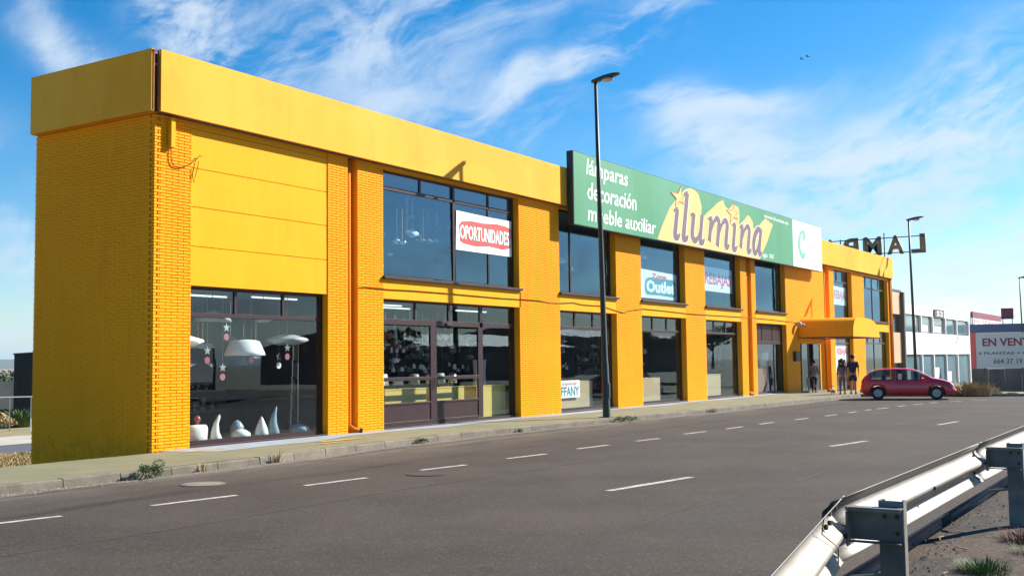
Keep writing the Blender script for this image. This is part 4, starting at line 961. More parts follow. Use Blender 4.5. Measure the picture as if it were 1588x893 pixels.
for i in range(5): fr.bev(-.12 + .02 * i, -.06 + .05 * i, -.02, .02, .15 + .38 * i, .60 + .38 * i, .008)
part('lattice', fr, 'silver', t); part('post', MB().tube([(.17, .03, 0), (.17, .03, 2.1)], .018, 6), 'silver', t); part('foot', MB().lathe([(.16, 0), (.16, .03), (.02, .05)], cx=.08, n=14), 'silver', t)
tb = thing('hanging_board', 'dark green hanging display panel behind the stars in the first display window', 'panel', (2.0, 1.3, 1.2)); part('panel', MB().box(-.9, .7, 0, .03, .1, .95), 'interior_ceiling', tb); part('panel_frame', MB().box(-.95, .75, .035, .06, .05, 1.0), 'plastic', tb); part('leg', MB().box(-.1, -.06, .07, .1, -1.17, .1), 'plastic', tb)
# plinths
def plinth(label, x0, x1, y0, y1, h, mt):
    t = thing('display_plinth', label, 'plinth', ((x0 + x1) / 2, (y0 + y1) / 2, .032)); a, b = (x1 - x0) / 2, (y1 - y0) / 2
    part('body', MB().bev(-a, a, -b, b, 0, h - .03, .006), mt, t); part('top', MB().bev(-a - .01, a + .01, -b - .01, b + .01, h - .029, h, .006), mt, t)
plinth('mustard display plinth behind the left door leaf', 7.9, 9.7, .62, 1.2, .95, 'wood_yellow')
plinth('mustard display plinth behind the right door leaf', 9.95, 11.5, .62, 1.2, .95, 'wood_yellow')
plinth('mustard display plinth behind the side light right of the doors', 11.95, 13.5, .50, 1.1, .95, 'wood_yellow')
plinth('pale plinth behind the low white poster', 16.05, 17.7, .36, .95, .92, 'wood_beige')
plinth('beige plinth behind the near street lamp', 17.8, 19.2, .6, 1.2, .95, 'wood_beige')
plinth('beige plinth at the left of the window under the outlet poster', 22.05, 24.4, .45, 1.1, .95, 'wood_beige')
plinth('lower brown plinth at the right of the window under the outlet poster', 24.5, 25.3, .8, 1.4, .7, 'wood_brown')
plinth('beige plinth at the left of the window beside the orange downpipes', 28.1, 30.6, .45, 1.1, .98, 'wood_beige')
plinth('brown plinth in the window left of the entrance', 34.1, 36.6, .45, 1.2, 1.15, 'wood_brown')
for (x, y, r, h, mt, lab) in ((7.95, .85, .17, .28, 'shade_white', 'white lampshade leftmost on the mustard plinths'), (8.25, .95, .15, .30, 'shade_white', 'tilted white lampshade second on the mustard plinths'), (8.75, .85, .15, .2, 'shade_white', 'low white lampshade on the left mustard plinth'),
                             (9.45, .85, .16, .27, 'shade_grey', 'grey lampshade at the right end of the left mustard plinth'), (10.15, .8, .15, .26, 'shade_white', 'white lampshade at the left end of the middle mustard plinth'), (10.6, .85, .18, .28, 'shade_grey', 'grey lampshade on the middle mustard plinth'), (11.2, .82, .14, .26, 'silver', 'silver lampshade on the middle mustard plinth')):
    t = thing('table_lamp', lab, 'lamp', (x, y, .985)); part('foot', MB().lathe([(.05, 0), (.02, .02), (.015, .12)], n=8), 'plastic', t); part('lamp_shade', MB().lathe([(r, .10), (r * .8, .10 + h), (.02, .11 + h)], n=14), mt, t, smooth=True)
for (x, lab) in ((12.35, 'pale tall column vase in the side light, left one'), (12.75, 'pale tall column vase in the side light, right one')):
    vase('column_vase', lab, (x, .8, .985), [(.10, 0), (.09, .05), (.06, .3), (.09, .7), (.11, .75)], 'shade_grey')
vase('column_vase', 'tall white vase standing on the floor in the window left of the entrance', (37.35, .9, .03), [(.2, 0), (.24, .3), (.2, 1.4), (.24, 1.9), (.2, 1.95)], 'ceramic')
# crowds of small lamps hanging deeper in the shop
rg = random.Random(5)
pro = None
def hang(x, y, z, mt, lab='small glass ceiling lamp hanging in the crowd behind the shop glass', grp='small ceiling lamps hanging inside the shop'):
    global pro
    key = mt
    t = thing('ceiling_lamp', lab, 'lamp', (x, y, z), rg.uniform(0, 3), grp)
    if key not in HM:
        HM[key] = (MB().tube([(0, 0, .12), (0, 0, 1.0)], .006, 4).mesh('rod', 'silver'), MB().lathe([(.02, 0), (.09, .02), (.13, .08), (.06, .13), (.01, .15)], n=8).mesh('lamp_shade', mt, True),
                   MB().box(-.16, .16, -.012, .012, .06, .08).mesh('arm', 'silver'))
    for n_, me in zip(('rod', 'lamp_shade', 'arm'), HM[key]): part(n_, me, None, t)
HM = {}
for (x0, x1, k) in ((7.4, 13.3, 46), (16.3, 19.7, 30), (22.2, 25.6, 20), (28.3, 31.8, 14), (1.3, 4.7, 12)):
    for i in range(k): hang(rg.uniform(x0, x1), rg.uniform(1.2, 3.4), rg.uniform(1.55, 2.35), rg.choice(['shade_white', 'silver', 'shade_grey', 'goods', 'bottle']))
for i in range(34):
    hang(rg.choice([rg.uniform(7.3, 13.2), rg.uniform(7.3, 13.2), rg.uniform(16.2, 19.6), rg.uniform(22.2, 25.6)]), rg.uniform(.6, 2.2), rg.uniform(4.5, 5.7), rg.choice(['shade_white', 'silver', 'goods', 'bottle']), 'small lamp hanging upstairs, faint behind the blue upper windows', 'small lamps hanging upstairs')
for (x0, x1) in ((7.5, 11.6), (16.4, 19.4), (22.6, 25.4), (28.6, 31.4), (34.4, 37.8), (1.2, 4.8)):
    t = thing('display_shelf', 'dark shelf crowded with lamps by the back wall, %s' % {7.5: 'behind the doors', 16.4: 'behind the near street lamp', 22.6: 'under the outlet poster', 28.6: 'left of the orange downpipes', 34.4: 'left of the entrance', 1.2: 'behind the first display window'}[x0], 'shelf', ((x0 + x1) / 2, 3.3, .032)); a = (x1 - x0) / 2
    for z in (.5, 1.0, 1.5): part('board', MB().box(-a, a, -.2, .2, z, z + .03), 'wood_brown', t)
    for s_ in (-1, 1): part('upright', MB().box(s_ * a - .02, s_ * a + .02, -.2, .2, 0, 1.8), 'plastic', t)
    gd = MB()
    for z in (.532, 1.032, 1.532):
        xx = -a + .15
        while xx < a - .2:
            r = rg.uniform(.04, .13); h = rg.uniform(.12, .38); gd.lathe([(r * .5, 0), (r * .3, h * .4), (r, h * .5), (r * .7, h)], xx, rg.uniform(-.1, .1), z, 7); xx += rg.uniform(.15, .35)
    part('shelf_goods', gd, 'goods', t, stuff=True)
for (x0, x1, lab) in ((7.4, 11.7, 'rack of small white lampshades hanging behind the double doors'), (12.0, 13.4, 'rack of small lampshades behind the side light of the doors'), (16.3, 19.6, 'rack of small lampshades behind the near street lamp'), (22.3, 25.6, 'rack of small lampshades under the outlet poster'), (28.3, 31.8, 'rack of small lampshades left of the orange downpipes')):
    t = thing('lampshade_rack', lab, 'rack', ((x0 + x1) / 2, 1.75, .032)); a = (x1 - x0) / 2
    for z in (1.42, 2.0): part('rail', MB().box(-a, a, -.03, .03, z, z + .02), 'plastic', t)
    for s_ in (-1, 1): part('upright', MB().box(s_ * a - .015, s_ * a + .015, -.2, .2, 0, 2.2), 'plastic', t)
    g1, g2 = MB(), MB()
    for z in (1.44, 2.02):
        xx = -a + .08
        while xx < a - .08:
            r = rg.uniform(.03, .075); h = rg.uniform(.07, .16); (g1 if rg.random() < .5 else g2).lathe([(r, 0), (r * .6, h), (.01, h + .01)], xx, rg.uniform(-.25, .25), z + rg.uniform(-.12, .1), 7); xx += rg.uniform(.08, .22)
    part('small_shades', g1, 'shade_white', t, stuff=True); part('small_shades', g2, 'goods', t, stuff=True)
# a few pendants upstairs
for (x, z, lab) in ((8.0, 4.9, 'white pendant upstairs at the left of the big upper window'), (9.6, 5.2, 'white pendant upstairs left of the sale banner'), (17.8, 5.0, 'white pendant upstairs behind the near street lamp'), (24.2, 5.6, 'white pendant upstairs above the outlet poster')):
    pendant(lab, (x, 1.0, z), 'bell', .2, .16, 'shade_white', drop=6.6 - z - .2)
t = thing('white_chair', 'white chair standing upstairs in the lower left of the big upper window', 'chair', (7.8, .9, 3.80))
part('seat', MB().bev(-.2, .2, -.2, .2, .42, .46, .01), 'ceramic', t); part('backrest', MB().bev(-.2, .2, .17, .2, .47, .95, .01), 'ceramic', t)
for (a, b) in ((-1, -1), (1, -1), (-1, 1), (1, 1)): part('leg', MB().tube([(a * .17, b * .17, 0), (a * .17, b * .17, .42)], .015, 6), 'ceramic', t)

# ================================================================== street lamps
def street_lamp(label, x, y, z0, H, lean=0):
    t = thing('street_lamp', label, 'street lamp', (x, y, z0), group='dark green street lamps along the pavement')
    part('base_plate', MB().bev(-.17, .17, -.17, .17, 0, .02, .004), 'lamp_green', t)
    pts = [(lean * h, 0, h * H) for h in (0, .004, .16, .165, .6, 1)]
    part('pole', MB().tube(pts, [.125, .115, .105, .09, .07, .048], 14), 'lamp_green', t, smooth=True)
    for (h0) in (.55,): part('access_door', MB().bev(-.05, .05, -.118, -.10, h0, h0 + .45, .004), 'lamp_green', t)
    T = Vector((lean, 0, H)); mb = MB(); n = 10; vs = []
    secs = [(.12, .05, .06, 0), (.09, .10, .09, .01), (-.10, .14, .12, .03), (-.35, .17, .125, .07), (-.62, .15, .10, .11), (-.78, .08, .05, .13), (-.82, .03, .02, .135)]
    for (yy, w_, h_, dz) in secs:
        for k in range(n):
            a = 2 * PI * k / n; cz = math.sin(a); vs.append((T.x + w_ * math.cos(a), yy, T.z - .02 + dz + h_ * .75 * (cz if cz > 0 else cz * .45)))
    mb.add(vs, [(i * n + k, i * n + (k + 1) % n, (i + 1) * n + (k + 1) % n, (i + 1) * n + k) for i in range(len(secs) - 1) for k in range(n)] + [tuple(range(n)), tuple((len(secs) - 1) * n + k for k in range(n))])
    hd = part('lamp_head', mb, 'lamp_green', t, smooth=True)
    part('lens', MB().ball((T.x, -.40, T.z - .015), .13, 8, (.8, 1.6, .5)), 'lens', hd, smooth=True)
    return t
street_lamp('nearest tall dark green street lamp standing at the kerb in front of the shop windows', 14.37, -2.47, 0.0, 9.95, -.34)
street_lamp('second tall street lamp rising behind the red car in front of the white building', 49.0, -3.7, hfall(49) * 1 - .02, 9.55, -.5)
street_lamp('farthest street lamp at the right edge, in front of the for sale board', 101.0, -2.4, -1.95, 11.0, -.9)

# ================================================================== guard rail
gr = thing('guard_rail', 'galvanised steel guard rail bending at its first post beside the gravel verge', 'guard rail', (-8.74, -16.15, .29))
G0 = Vector((-8.74, -16.15, .29))
def gp(name, mb, mt, smooth=False, par=None, ang=None):
    o = part(name, mb, mt, par or gr, smooth=smooth); 
    if par is None: o.location = -G0
    if ang: md = o.modifiers.new('bevel', 'BEVEL'); md.width = ang; md.segments = 1
    return o
# W profile as (towards camera, z) ; smooth wave
PW = [(.052, 0), (.046, -.006), (.030, -.028), (.006, -.048), (0, -.062), (.002, -.082), (.020, -.103), (.052, -.125), (.074, -.140), (.081, -.155), (.074, -.170), (.052, -.185), (.020, -.207), (.002, -.228), (0, -.248), (.006, -.262), (.030, -.282), (.046, -.304), (.052, -.310)]
RY, RZ = -15.86, .985
def railpath(x0, x1, n, f=lambda x: (RY, RZ)): return [(lerp(x0, x1, i / n), *f(lerp(x0, x1, i / n))) for i in range(n + 1)]
def wrail(path, th=.004):
    mb = MB().sweep(PW, path); return mb
for (a, b) in ((-8.90, -4.74), (-4.90, -.74), (-.90, 3.26), (3.10, 7.26), (7.10, 11.26), (11.1, 15.26)):
    o = gp('rail_beam', wrail(railpath(a, b, 6, lambda x: (RY - (0.0 if True else 0), RZ + .0015 * math.sin(x)))), 'galv', True); md = o.modifiers.new('solid', 'SOLIDIFY'); md.thickness = .004
def bend(x): t = (-8.72 - x); return (RY + .004 - .172 * t, RZ - .004 - .0 * t)
o = gp('rail_beam', wrail([(x, *bend(x)) for x in (-13.4, -12.6, -11.8, -11.0, -10.4, -9.8, -9.3, -8.95, -8.62)]), 'galv', True); md = o.modifiers.new('solid', 'SOLIDIFY'); md.thickness = .004
# lower protection rail
PL = [(.06, 0), (.055, -.012), (.0, -.030), (-.004, -.075), (.0, -.125), (.05, -.148), (.055, -.16)]
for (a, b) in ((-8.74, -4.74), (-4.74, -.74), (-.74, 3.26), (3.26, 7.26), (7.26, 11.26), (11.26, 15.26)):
    o = gp('lower_rail', MB().sweep(PL, [(a, -15.58, .408), (b - .004, -15.58, .408)]), 'rail_shade', True); md = o.modifiers.new('solid', 'SOLIDIFY'); md.thickness = .004
o = gp('lower_rail', MB().sweep(PL, [(-11.0, -16.05, .38), (-10.2, -15.86, .39), (-9.5, -15.70, .40), (-8.745, -15.585, .408)]), 'rail_shade', True); md = o.modifiers.new('solid', 'SOLIDIFY'); md.thickness = .004
def grpost(x, yb=-16.21):
    p = MB(); z0, z1 = roadz(x, yb) - .3, .985
    p.box(x, x + .006, yb, yb + .12, z0, z1); p.box(x + .0062, x + .055, yb, yb + .006, z0, z1); p.box(x + .0062, x + .055, yb + .114, yb + .12, z0, z1)
    p.box(x + .055, x + .061, yb, yb + .02, z0, z1); p.box(x + .055, x + .061, yb + .10, yb + .12, z0, z1)
    po = gp('post', p, 'galv_dark'); po.data.materials.append(M['galv'])
    for f in po.data.polygons:
        if abs(f.normal.y) > .9: f.material_index = 1  # sunlight put into the colour: faces along the road get lighter steel
    s_ = MB(); s_.box(x - .07, x - .002, yb - .0, RY - .085, .948, .954); s_.box(x - .008, x - .003, yb + .001, RY - .086, .79, .947); s_.box(x - .05, x - .002, yb + .01, RY - .10, .780, .786); s_.box(x - .07, x - .066, yb, RY - .086, .935, .947)
    so_ = gp('spacer_bracket', s_, 'galv_dark'); so_.data.materials.append(M['galv'])
    for f in so_.data.polygons:
        if abs(f.normal.z) > .9: f.material_index = 1  # level flanges get the lighter steel, their lit look put into the colour
    bolts = MB()
    for (dx, yy, z) in ((-.012, yb + .03, .91), (-.012, yb + .09, .91), (-.012, yb + .03, .83)): bolts.tube([(x + dx, yy, z), (x, yy, z)], .012, 6)
    gp('bolt', bolts, 'bolt')
    pl = MB(); pl.bev(x - .06, x + .05, RY - .094, RY - .083, .76, .93, .003); gp('clamp_plate', pl, 'galv')
    # strap carrying the lower rail
    st = MB(); st.tube([(x + .01, yb + .12, .62), (x, -15.95, .60), (x, -15.66, .38)], .012, 5); gp('strap', st, 'galv_dark')
for x in (-8.74, -4.74, -.74, 3.26, 7.26, 11.26): grpost(x)
grpost(-12.9, -16.96 + .1)
# splice bolts on the bent section and the two loose wires
for (x, dz) in ((-9.02, -.085), (-9.02, -.225), (-8.93, -.155), (-9.16, -.085), (-9.16, -.225), (-8.86, -.03), (-9.1, -.03), (-4.96, -.085), (-4.96, -.225), (-4.84, -.155), (-6.74, -.158), (-2.7, -.158)):
    yy = bend(x)[0] if x < -8.7 else RY; off = interp([(-.31, .05), (-.25, .0), (-.2, .03), (-.155, .081), (-.11, .03), (-.06, 0), (0, .05)], dz)
    gp('bolt', MB().tube([(x, yy - off + .0, RZ + dz), (x, yy - off - .016, RZ + dz)], .013, 6), 'bolt')
gp('wire', MB().tube([(-9.42, bend(-9.42)[0] - .05, .99), (-9.36, bend(-9.36)[0] - .03, .90), (-9.32, bend(-9.3)[0] - .10, .84), (-9.28, bend(-9.28)[0] - .09, .76)], .003, 4), 'bolt')
gp('wire', MB().tube([(-9.55, bend(-9.5)[0] - .06, .72), (-9.42, bend(-9.4)[0] - .09, .69), (-9.25, bend(-9.2)[0] - .09, .69)], .003, 4), 'bolt')

# ================================================================== red car turning out of the street
def build_car(loc, rz, sc):
    car = thing('parked_car', 'dark red hatchback car standing across the roadway at the far end of the shop', 'car', loc, rz); car.scale = (sc, sc, sc * .955)
    TOP = [(-1.99, .58), (-1.965, .80), (-1.90, .99), (-1.80, 1.10), (-1.62, 1.27), (-1.42, 1.38), (-1.1, 1.435), (-.5, 1.46), (.0, 1.445), (.3, 1.39), (.55, 1.29), (.85, 1.11), (1.05, 1.0), (1.3, .955), (1.6, .88), (1.8, .80), (1.93, .68), (1.99, .52)]
    SH = [(-1.99, .54), (-1.95, .72), (-1.85, .86), (-1.5, .90), (0, .88), (.9, .86), (1.5, .78), (1.85, .66), (1.99, .47)]
    WD = [(-1.99, .62), (-1.93, .74), (-1.7, .81), (-1.2, .835), (0, .84), (1.1, .83), (1.6, .78), (1.85, .70), (1.95, .58), (1.99, .50)]
    WX = (-1.25, 1.20); WR = .30
    def zb(x):
        z = interp([(-1.99, .34), (-1.8, .24), (-1, .20), (1, .20), (1.7, .22), (1.99, .30)], x)
        for c in WX:
            r = WR + .055
            if abs(x - c) < r: z = max(z, WR + math.sqrt(r * r - (x - c) ** 2))
        return z
    xs_ = sorted(set([round(-1.99 + i * .0612, 3) for i in range(66)] + [c + s * (WR + .054) for c in WX for s in (-1, 1)] + [c + s * (WR + .056) for c in WX for s in (-1, 1)] + [1.99]))
    N = 15; vs = []; info = []
    for x in xs_:
        w_ = interp(WD, x); b = zb(x); s_ = max(interp(SH, x), b + .02); T_ = max(interp(TOP, x), s_ + .02)
        cab = sstep((T_ - s_ - .10) / .30); wt_ = lerp(w_ - .10, w_ - .25, cab)
        half = [(w_ - .05, b), (w_ - .008, b + min(.03, (s_ - b) * .2)), (w_, lerp(b, s_, .35)), (w_ - .004, lerp(b, s_, .62)), (w_ - .025, lerp(b, s_, .92)), (w_ - .05, s_)]
        A, B = (w_ - .065, s_ + .012), (wt_ + .015, T_ - .06 * (1 if cab > .3 else .4))
        half += [A, (lerp(A[0], B[0], .5) + .012 * cab, lerp(A[1], B[1], .5)), B, (wt_ - .04, T_ - .018), (wt_ * .62, T_), (wt_ * .3, T_ + .008), (0, T_ + .01)]
        row = [(x, -p[0], p[1]) for p in half] + [(x, p[0], p[1]) for p in half[-2::-1]]
        info.append((x, A, B, cab, w_, T_, wt_)); vs += row
    def hole(i, k):
        xm = (xs_[i] + xs_[i + 1]) / 2
        if k in (6, 7, 16, 17) and (-1.56 < xm < -.52 or -.42 < xm < .62): return True
        return 9 <= k <= 14 and (.36 < xm < .93 or -1.78 < xm < -1.48)
    L = 25; me = MB().add(vs, [(i * L + k, i * L + k + 1, (i + 1) * L + k + 1, (i + 1) * L + k) for i in range(len(xs_) - 1) for k in range(L - 1) if not hole(i, k)] + [tuple(range(L)), tuple(range((len(xs_) - 1) * L + L - 1, (len(xs_) - 1) * L - 1, -1))])
    body = part('body', me, 'car_red', car, smooth=True)
    def rowi(x): return min(range(len(xs_)), key=lambda i: abs(xs_[i] - x))
    # side glass: pieces of the cabin side lifted 6 mm outwards
    def side_glass(xa, xb, s, name='side_window', lo=.10, hi=.88, cut=0):
        ia, ib = rowi(xa), rowi(xb); mb = MB(); v2 = []
        for i in range(ia, ib + 1):
            x, A, B, cab, *_ = info[i]; t = (i - ia) / max(1, ib - ia)
            l2, h2 = lo, hi
            if cut > 0: h2 = lerp(hi, .30, max(0, (t - .55) / .45)) if cut == 1 else lerp(.35, hi, min(1, t / .35))
            for q in (l2, (l2 + h2) / 2, h2):
                bulge = .012 * math.sin(PI * q); v2.append((x, s * (lerp(A[0], B[0], q) + bulge * cab + .004), lerp(A[1], B[1], q)))
        n = ib - ia + 1; mb.add(v2, [(3 * i + k, 3 * i + k + 1, 3 * i + 4 + k, 3 * i + 3 + k) for i in range(n - 1) for k in range(2)]); part(name, mb, 'glass_car', car, smooth=True)
        return ia, ib
    bl_ = MB()
    for s in (-1, 1):
        side_glass(-.44, .64, s, lo=-.02, hi=1.02); side_glass(-1.58, -.50, s, lo=-.02, hi=1.02)
        part('door_handle', MB().bev(-.40, -.22, s * .835 - .012, s * .835 + .012, .74, .765, .004), 'plastic', car)
        part('side_trim', MB().bev(-.85, .78, s * .843 - .008, s * .843 + .008, .47, .52, .003), 'car_red', car)
        part('mirror', MB().ball((.62, s * .90, .96), .09, 8, (.7, 1, .8)), 'car_red', car, smooth=True)
        part('headlight', MB().ball((1.80, s * .56, .655), .12, 8, (1.1, 1.1, .62)), 'lens', car, smooth=True)
        part('tail_light', MB().ball((-1.90, s * .66, .80), .10, 8, (.55, .8, 1.3)), 'ink_red', car, smooth=True)
        part('indicator', MB().ball((.78, s * .835, .62), .03, 6, (1.2, .4, .6)), 'lens', car, smooth=True)
    # windscreen and rear screen
    for (xa, xb, nm) in ((.33, .95, 'windscreen'), (-1.80, -1.46, 'rear_window')):
        ia, ib = rowi(xa), rowi(xb); v2 = []
        for i in range(ia, ib + 1):
            x, A, B, cab, w_, T_, wt_ = info[i]; nx_ = .012 if xa > 0 else -.012
            for q in (-1, -.6, -.3, 0, .3, .6, 1): v2.append((x + nx_, (wt_ - .07) * q, T_ + .012 - .012 * abs(q)))
        n = ib - ia + 1; part(nm, MB().add(v2, [(7 * i + k, 7 * i + k + 1, 7 * i + 8 + k, 7 * i + 7 + k) for i in range(n - 1) for k in range(6)]), 'glass_car', car, smooth=True)
    part('underbody', MB().box(-1.85, 1.85, -.66, .66, .19, .55), 'plastic', car); part('dashboard', MB().bev(.45, .95, -.62, .62, .56, .86, .03), 'plastic', car); part('parcel_shelf', MB().box(-1.75, -1.2, -.6, .6, .80, .84), 'cloth_grey', car)
    part('bumper', MB().bev(1.86, 2.03, -.58, .58, .30, .46, .04), 'car_red', car); part('bumper', MB().bev(-2.03, -1.88, -.62, .62, .32, .50, .04), 'car_red', car)
    part('grille', MB().bev(1.93, 2.005, -.3, .3, .50, .58, .01), 'plastic', car)
    part('number_plate', MB().box(2.031, 2.038, -.25, .25, .36, .46), 'paper', car)
    for c in WX:
        for s in (-1, 1):
            wv = MB(); 
            prof = [(WR * .62, -.09), (WR * .9, -.10), (WR, -.07), (WR, .07), (WR * .9, .10), (WR * .62, .09)]
            n = 22; v2 = []
            for (r, yy) in prof:
                for k in range(n): a = 2 * PI * k / n; v2.append((r * math.cos(a), yy, r * math.sin(a)))
            wv.add(v2, [(i * n + k, i * n + (k + 1) % n, ((i + 1) % 6) * n + (k + 1) % n, ((i + 1) % 6) * n + k) for i in range(6) for k in range(n)])
            wh = thing_part('wheel', car, (c, s * .755, WR)); part('tyre', wv, 'tyre', wh, smooth=True)
            rm = MB(); n = 5
            rm.prism([(WR * .62 * math.cos(2 * PI * k / 24), WR * .62 * math.sin(2 * PI * k / 24)) for k in range(24)], s * .05, s * .06)
            for k in range(7):
                a = 2 * PI * k / 7; dx, dz = math.cos(a), math.sin(a); px_, pz_ = -dz, dx
                q = [(dx * .03 + px_ * .018, dz * .03 + pz_ * .018), (dx * .17 + px_ * .034, dz * .17 + pz_ * .034), (dx * .17 - px_ * .034, dz * .17 - pz_ * .034), (dx * .03 - px_ * .018, dz * .03 - pz_ * .018)]
                rm.prism(q, s * .061, s * .085)
            rm.prism([(.045 * math.cos(2 * PI * k / 10), .045 * math.sin(2 * PI * k / 10)) for k in range(10)], s * .06, s * .092)
            part('rim', rm, 'rim', wh)
    # seats and a steering wheel show through the glass
    for (x, y_) in ((-.1, -.36), (-.1, .36), (-1.0, -.3), (-1.0, .3)): part('seat', MB().bev(x - .1, x + .08, y_ - .24, y_ + .24, .56, 1.15, .05), 'cloth_grey', car)
    return car
def thing_part(name, parent, loc):
    o = bpy.data.objects.new(name, None); COL.objects.link(o); o.parent = parent; o.location = loc; o.empty_display_size = .1; return o
rw, fw = Vector((32.78, -5.67, 0)), Vector((33.28, -7.91, 0)); hd_ = (fw - rw).normalized(); SCL = (fw - rw).length / 2.45
mid = (rw + fw) / 2 + hd_ * .025 * SCL; off = Vector((-hd_.y, hd_.x, 0)) * .755 * SCL
cc = mid + off
build_car((cc.x, cc.y, roadz(33, -7) + .004), math.atan2(hd_.y, hd_.x), SCL)

# ================================================================== people and the little dog
def skin_mesh(name, pts, edges, radii, mt, parent, sub=1, root=0):
    me = bpy.data.meshes.new(name); me.from_pydata([tuple(p) for p in pts], edges, []); me.materials.append(M[mt]); o = bpy.data.objects.new(name, me); COL.objects.link(o)
    if parent is not None: o.parent = parent
    sk = o.modifiers.new('skin', 'SKIN'); sk.use_smooth_shade = True
    for i, r in enumerate(radii):
        d = me.skin_vertices[0].data[i]; d.radius = (r, r) if not isinstance(r, tuple) else r; d.use_root = (i == root)
    if sub: sb = o.modifiers.new('sub', 'SUBSURF'); sb.levels = sub; sb.render_levels = sub
    return o
def person(label, loc, rz, h, pose, top, bottom, hair_long=False, shorts=False, skirt=False, long_sleeve=True):
    t = thing('person', label, 'person', loc, rz); s = h / 1.75; t.scale = (s, s, s)
    # local frame: x forward, y left
    f1, f2, a1, a2 = pose['leg_l'], pose['leg_r'], pose['arm_l'], pose['arm_r']
    hw = .16 if hair_long else .185
    J = {'pelvis': (0, 0, .93), 'waist': (0, 0, 1.05), 'chest': (.01, 0, 1.28), 'neck': (0, 0, 1.47), 'head0': (.015, 0, 1.555), 'head1': (.02, 0, 1.66)}
    pts = [Vector(J[k]) for k in ('pelvis', 'waist', 'chest', 'neck', 'head0', 'head1')]; rad = [.13, .115, .14, .052, .078, .085]; ed = [(0, 1), (1, 2), (2, 3), (3, 4), (4, 5)]
    def chain(root, ps, rs):
        prev = root
        for p, r in zip(ps, rs): pts.append(Vector(p)); rad.append(r); ed.append((prev, len(pts) - 1)); prev = len(pts) - 1
    for s_, (kn, fo) in ((1, f1), (-1, f2)):
        chain(0, [(0, s_ * .09, .88), (kn, s_ * .095, .50), (lerp(kn, fo, .45), s_ * .095, .36), (fo, s_ * .10, .09), (fo + .07, s_ * .105, .045), (fo + .16, s_ * .11, .035)], [.092, .058, .056, .036, .042, .032])
    for s_, (ex, ez, hx, hz_) in ((1, a1), (-1, a2)):
        chain(2, [(.0, s_ * hw, 1.41), (ex, s_ * (hw + .05), ez), (hx, s_ * (hw + .05), hz_)], [.052, .038, .026])
    body = skin_mesh('body', pts, ed, rad, 'skin', t)
    for s_, (ex, ez, hx, hz_) in ((1, a1), (-1, a2)):    # hands with fingers
        hp = [Vector((hx, s_ * (hw + .05), hz_)), Vector((hx + .01, s_ * (hw + .052), hz_ - .05)), Vector((hx + .015, s_ * (hw + .05), hz_ - .085))]; hr = [.024, .032, .03]; he = [(0, 1), (1, 2)]
        for q, (dx, ln) in enumerate(((-.028, .055), (-.01, .07), (.01, .068), (.028, .052))):
            hp += [hp[2] + Vector((dx, -.004 * s_, -.02)), hp[2] + Vector((dx * 1.1, -.014 * s_, -ln))]; hr += [.0095, .008]; k = len(hp); he += [(2, k - 2), (k - 2, k - 1)]
        hp += [hp[1] + Vector((.038, -.008 * s_, -.012)), hp[1] + Vector((.05, -.014 * s_, -.045))]; hr += [.011, .009]; k = len(hp); he += [(1, k - 2), (k - 2, k - 1)]
        skin_mesh('hand', hp, he, hr, 'skin', t)
    # clothes follow the body a little outside it
    cp = [Vector((0, 0, .90)), Vector((0, 0, 1.05)), Vector((.01, 0, 1.29)), Vector((0, 0, 1.43))]; cr = [.165, .15, .165, .075]; ce = [(0, 1), (1, 2), (2, 3)]
    for s_, (ex, ez, hx, hz_) in ((1, a1), (-1, a2)):
        tt = .85 if long_sleeve else .0
        cp += [Vector((0, s_ * hw, 1.40)), Vector((ex, s_ * (hw + .05), ez + .02))]; cr += [.072, .06]; k = len(cp); ce += [(2, k - 2), (k - 2, k - 1)]
        if long_sleeve: cp.append(Vector((lerp(ex, hx, .85), s_ * (hw + .05), lerp(ez, hz_, .85)))); cr.append(.043); ce.append((k - 1, k))
    skin_mesh('shirt', cp, ce, cr, top, t)
    bp_ = [Vector((0, 0, .96)), Vector((0, 0, .90))]; br = [.15, .158]; be = [(0, 1)]
    for s_, (kn, fo) in ((1, f1), (-1, f2)):
        bp_ += [Vector((0, s_ * .09, .84)), Vector((kn, s_ * .095, .50 if not shorts else .56))]; br += [.105, .075 if not shorts else .098]; k = len(bp_); be += [(1, k - 2), (k - 2, k - 1)]
        if not shorts: bp_.append(Vector((fo, s_ * .10, .11))); br.append(.055); be.append((k - 1, k))
    skin_mesh('trousers' if not shorts else 'shorts', bp_, be, br, bottom, t)
    for s_, (kn, fo) in ((1, f1), (-1, f2)):
        skin_mesh('shoe', [Vector((fo - .04, s_ * .10, .045)), Vector((fo + .06, s_ * .105, .045)), Vector((fo + .17, s_ * .11, .035))], [(0, 1), (1, 2)], [.05, .048, .038], 'cloth_black', t)
    # face and hair
    fc = MB(); fc.ball((.105, 0, 1.615), .018, 6, (1, .8, 1.2)); part('nose', fc, 'skin', t, smooth=True)
    for s_ in (-1, 1):
        part('ear', MB().ball((.01, s_ * .088, 1.62), .024, 6, (.9, .45, 1.3)), 'skin', t, smooth=True); part('eye', MB().ball((.092, s_ * .032, 1.642), .012, 6), 'hair', t, smooth=True)
    part('mouth', MB().ball((.093, 0, 1.565), .02, 6, (.4, 1, .3)), 'ink_red', t, smooth=True)
    hm = MB(); hm.ball((-.012, 0, 1.675), .108, 10, (1.0, .95, .98))
    if hair_long:
        rr_ = random.Random(4)
        for i in range(46):
            a = rr_.uniform(PI * .42, PI * 1.58); q = rr_.uniform(0, 1); hm.ball((-.0 + .12 * math.cos(a), .13 * math.sin(a) * (1 + .25 * q), 1.70 - .34 * q), rr_.uniform(.035, .06), 5)
    part('hair', hm, 'hair', t, smooth=True)
    return t
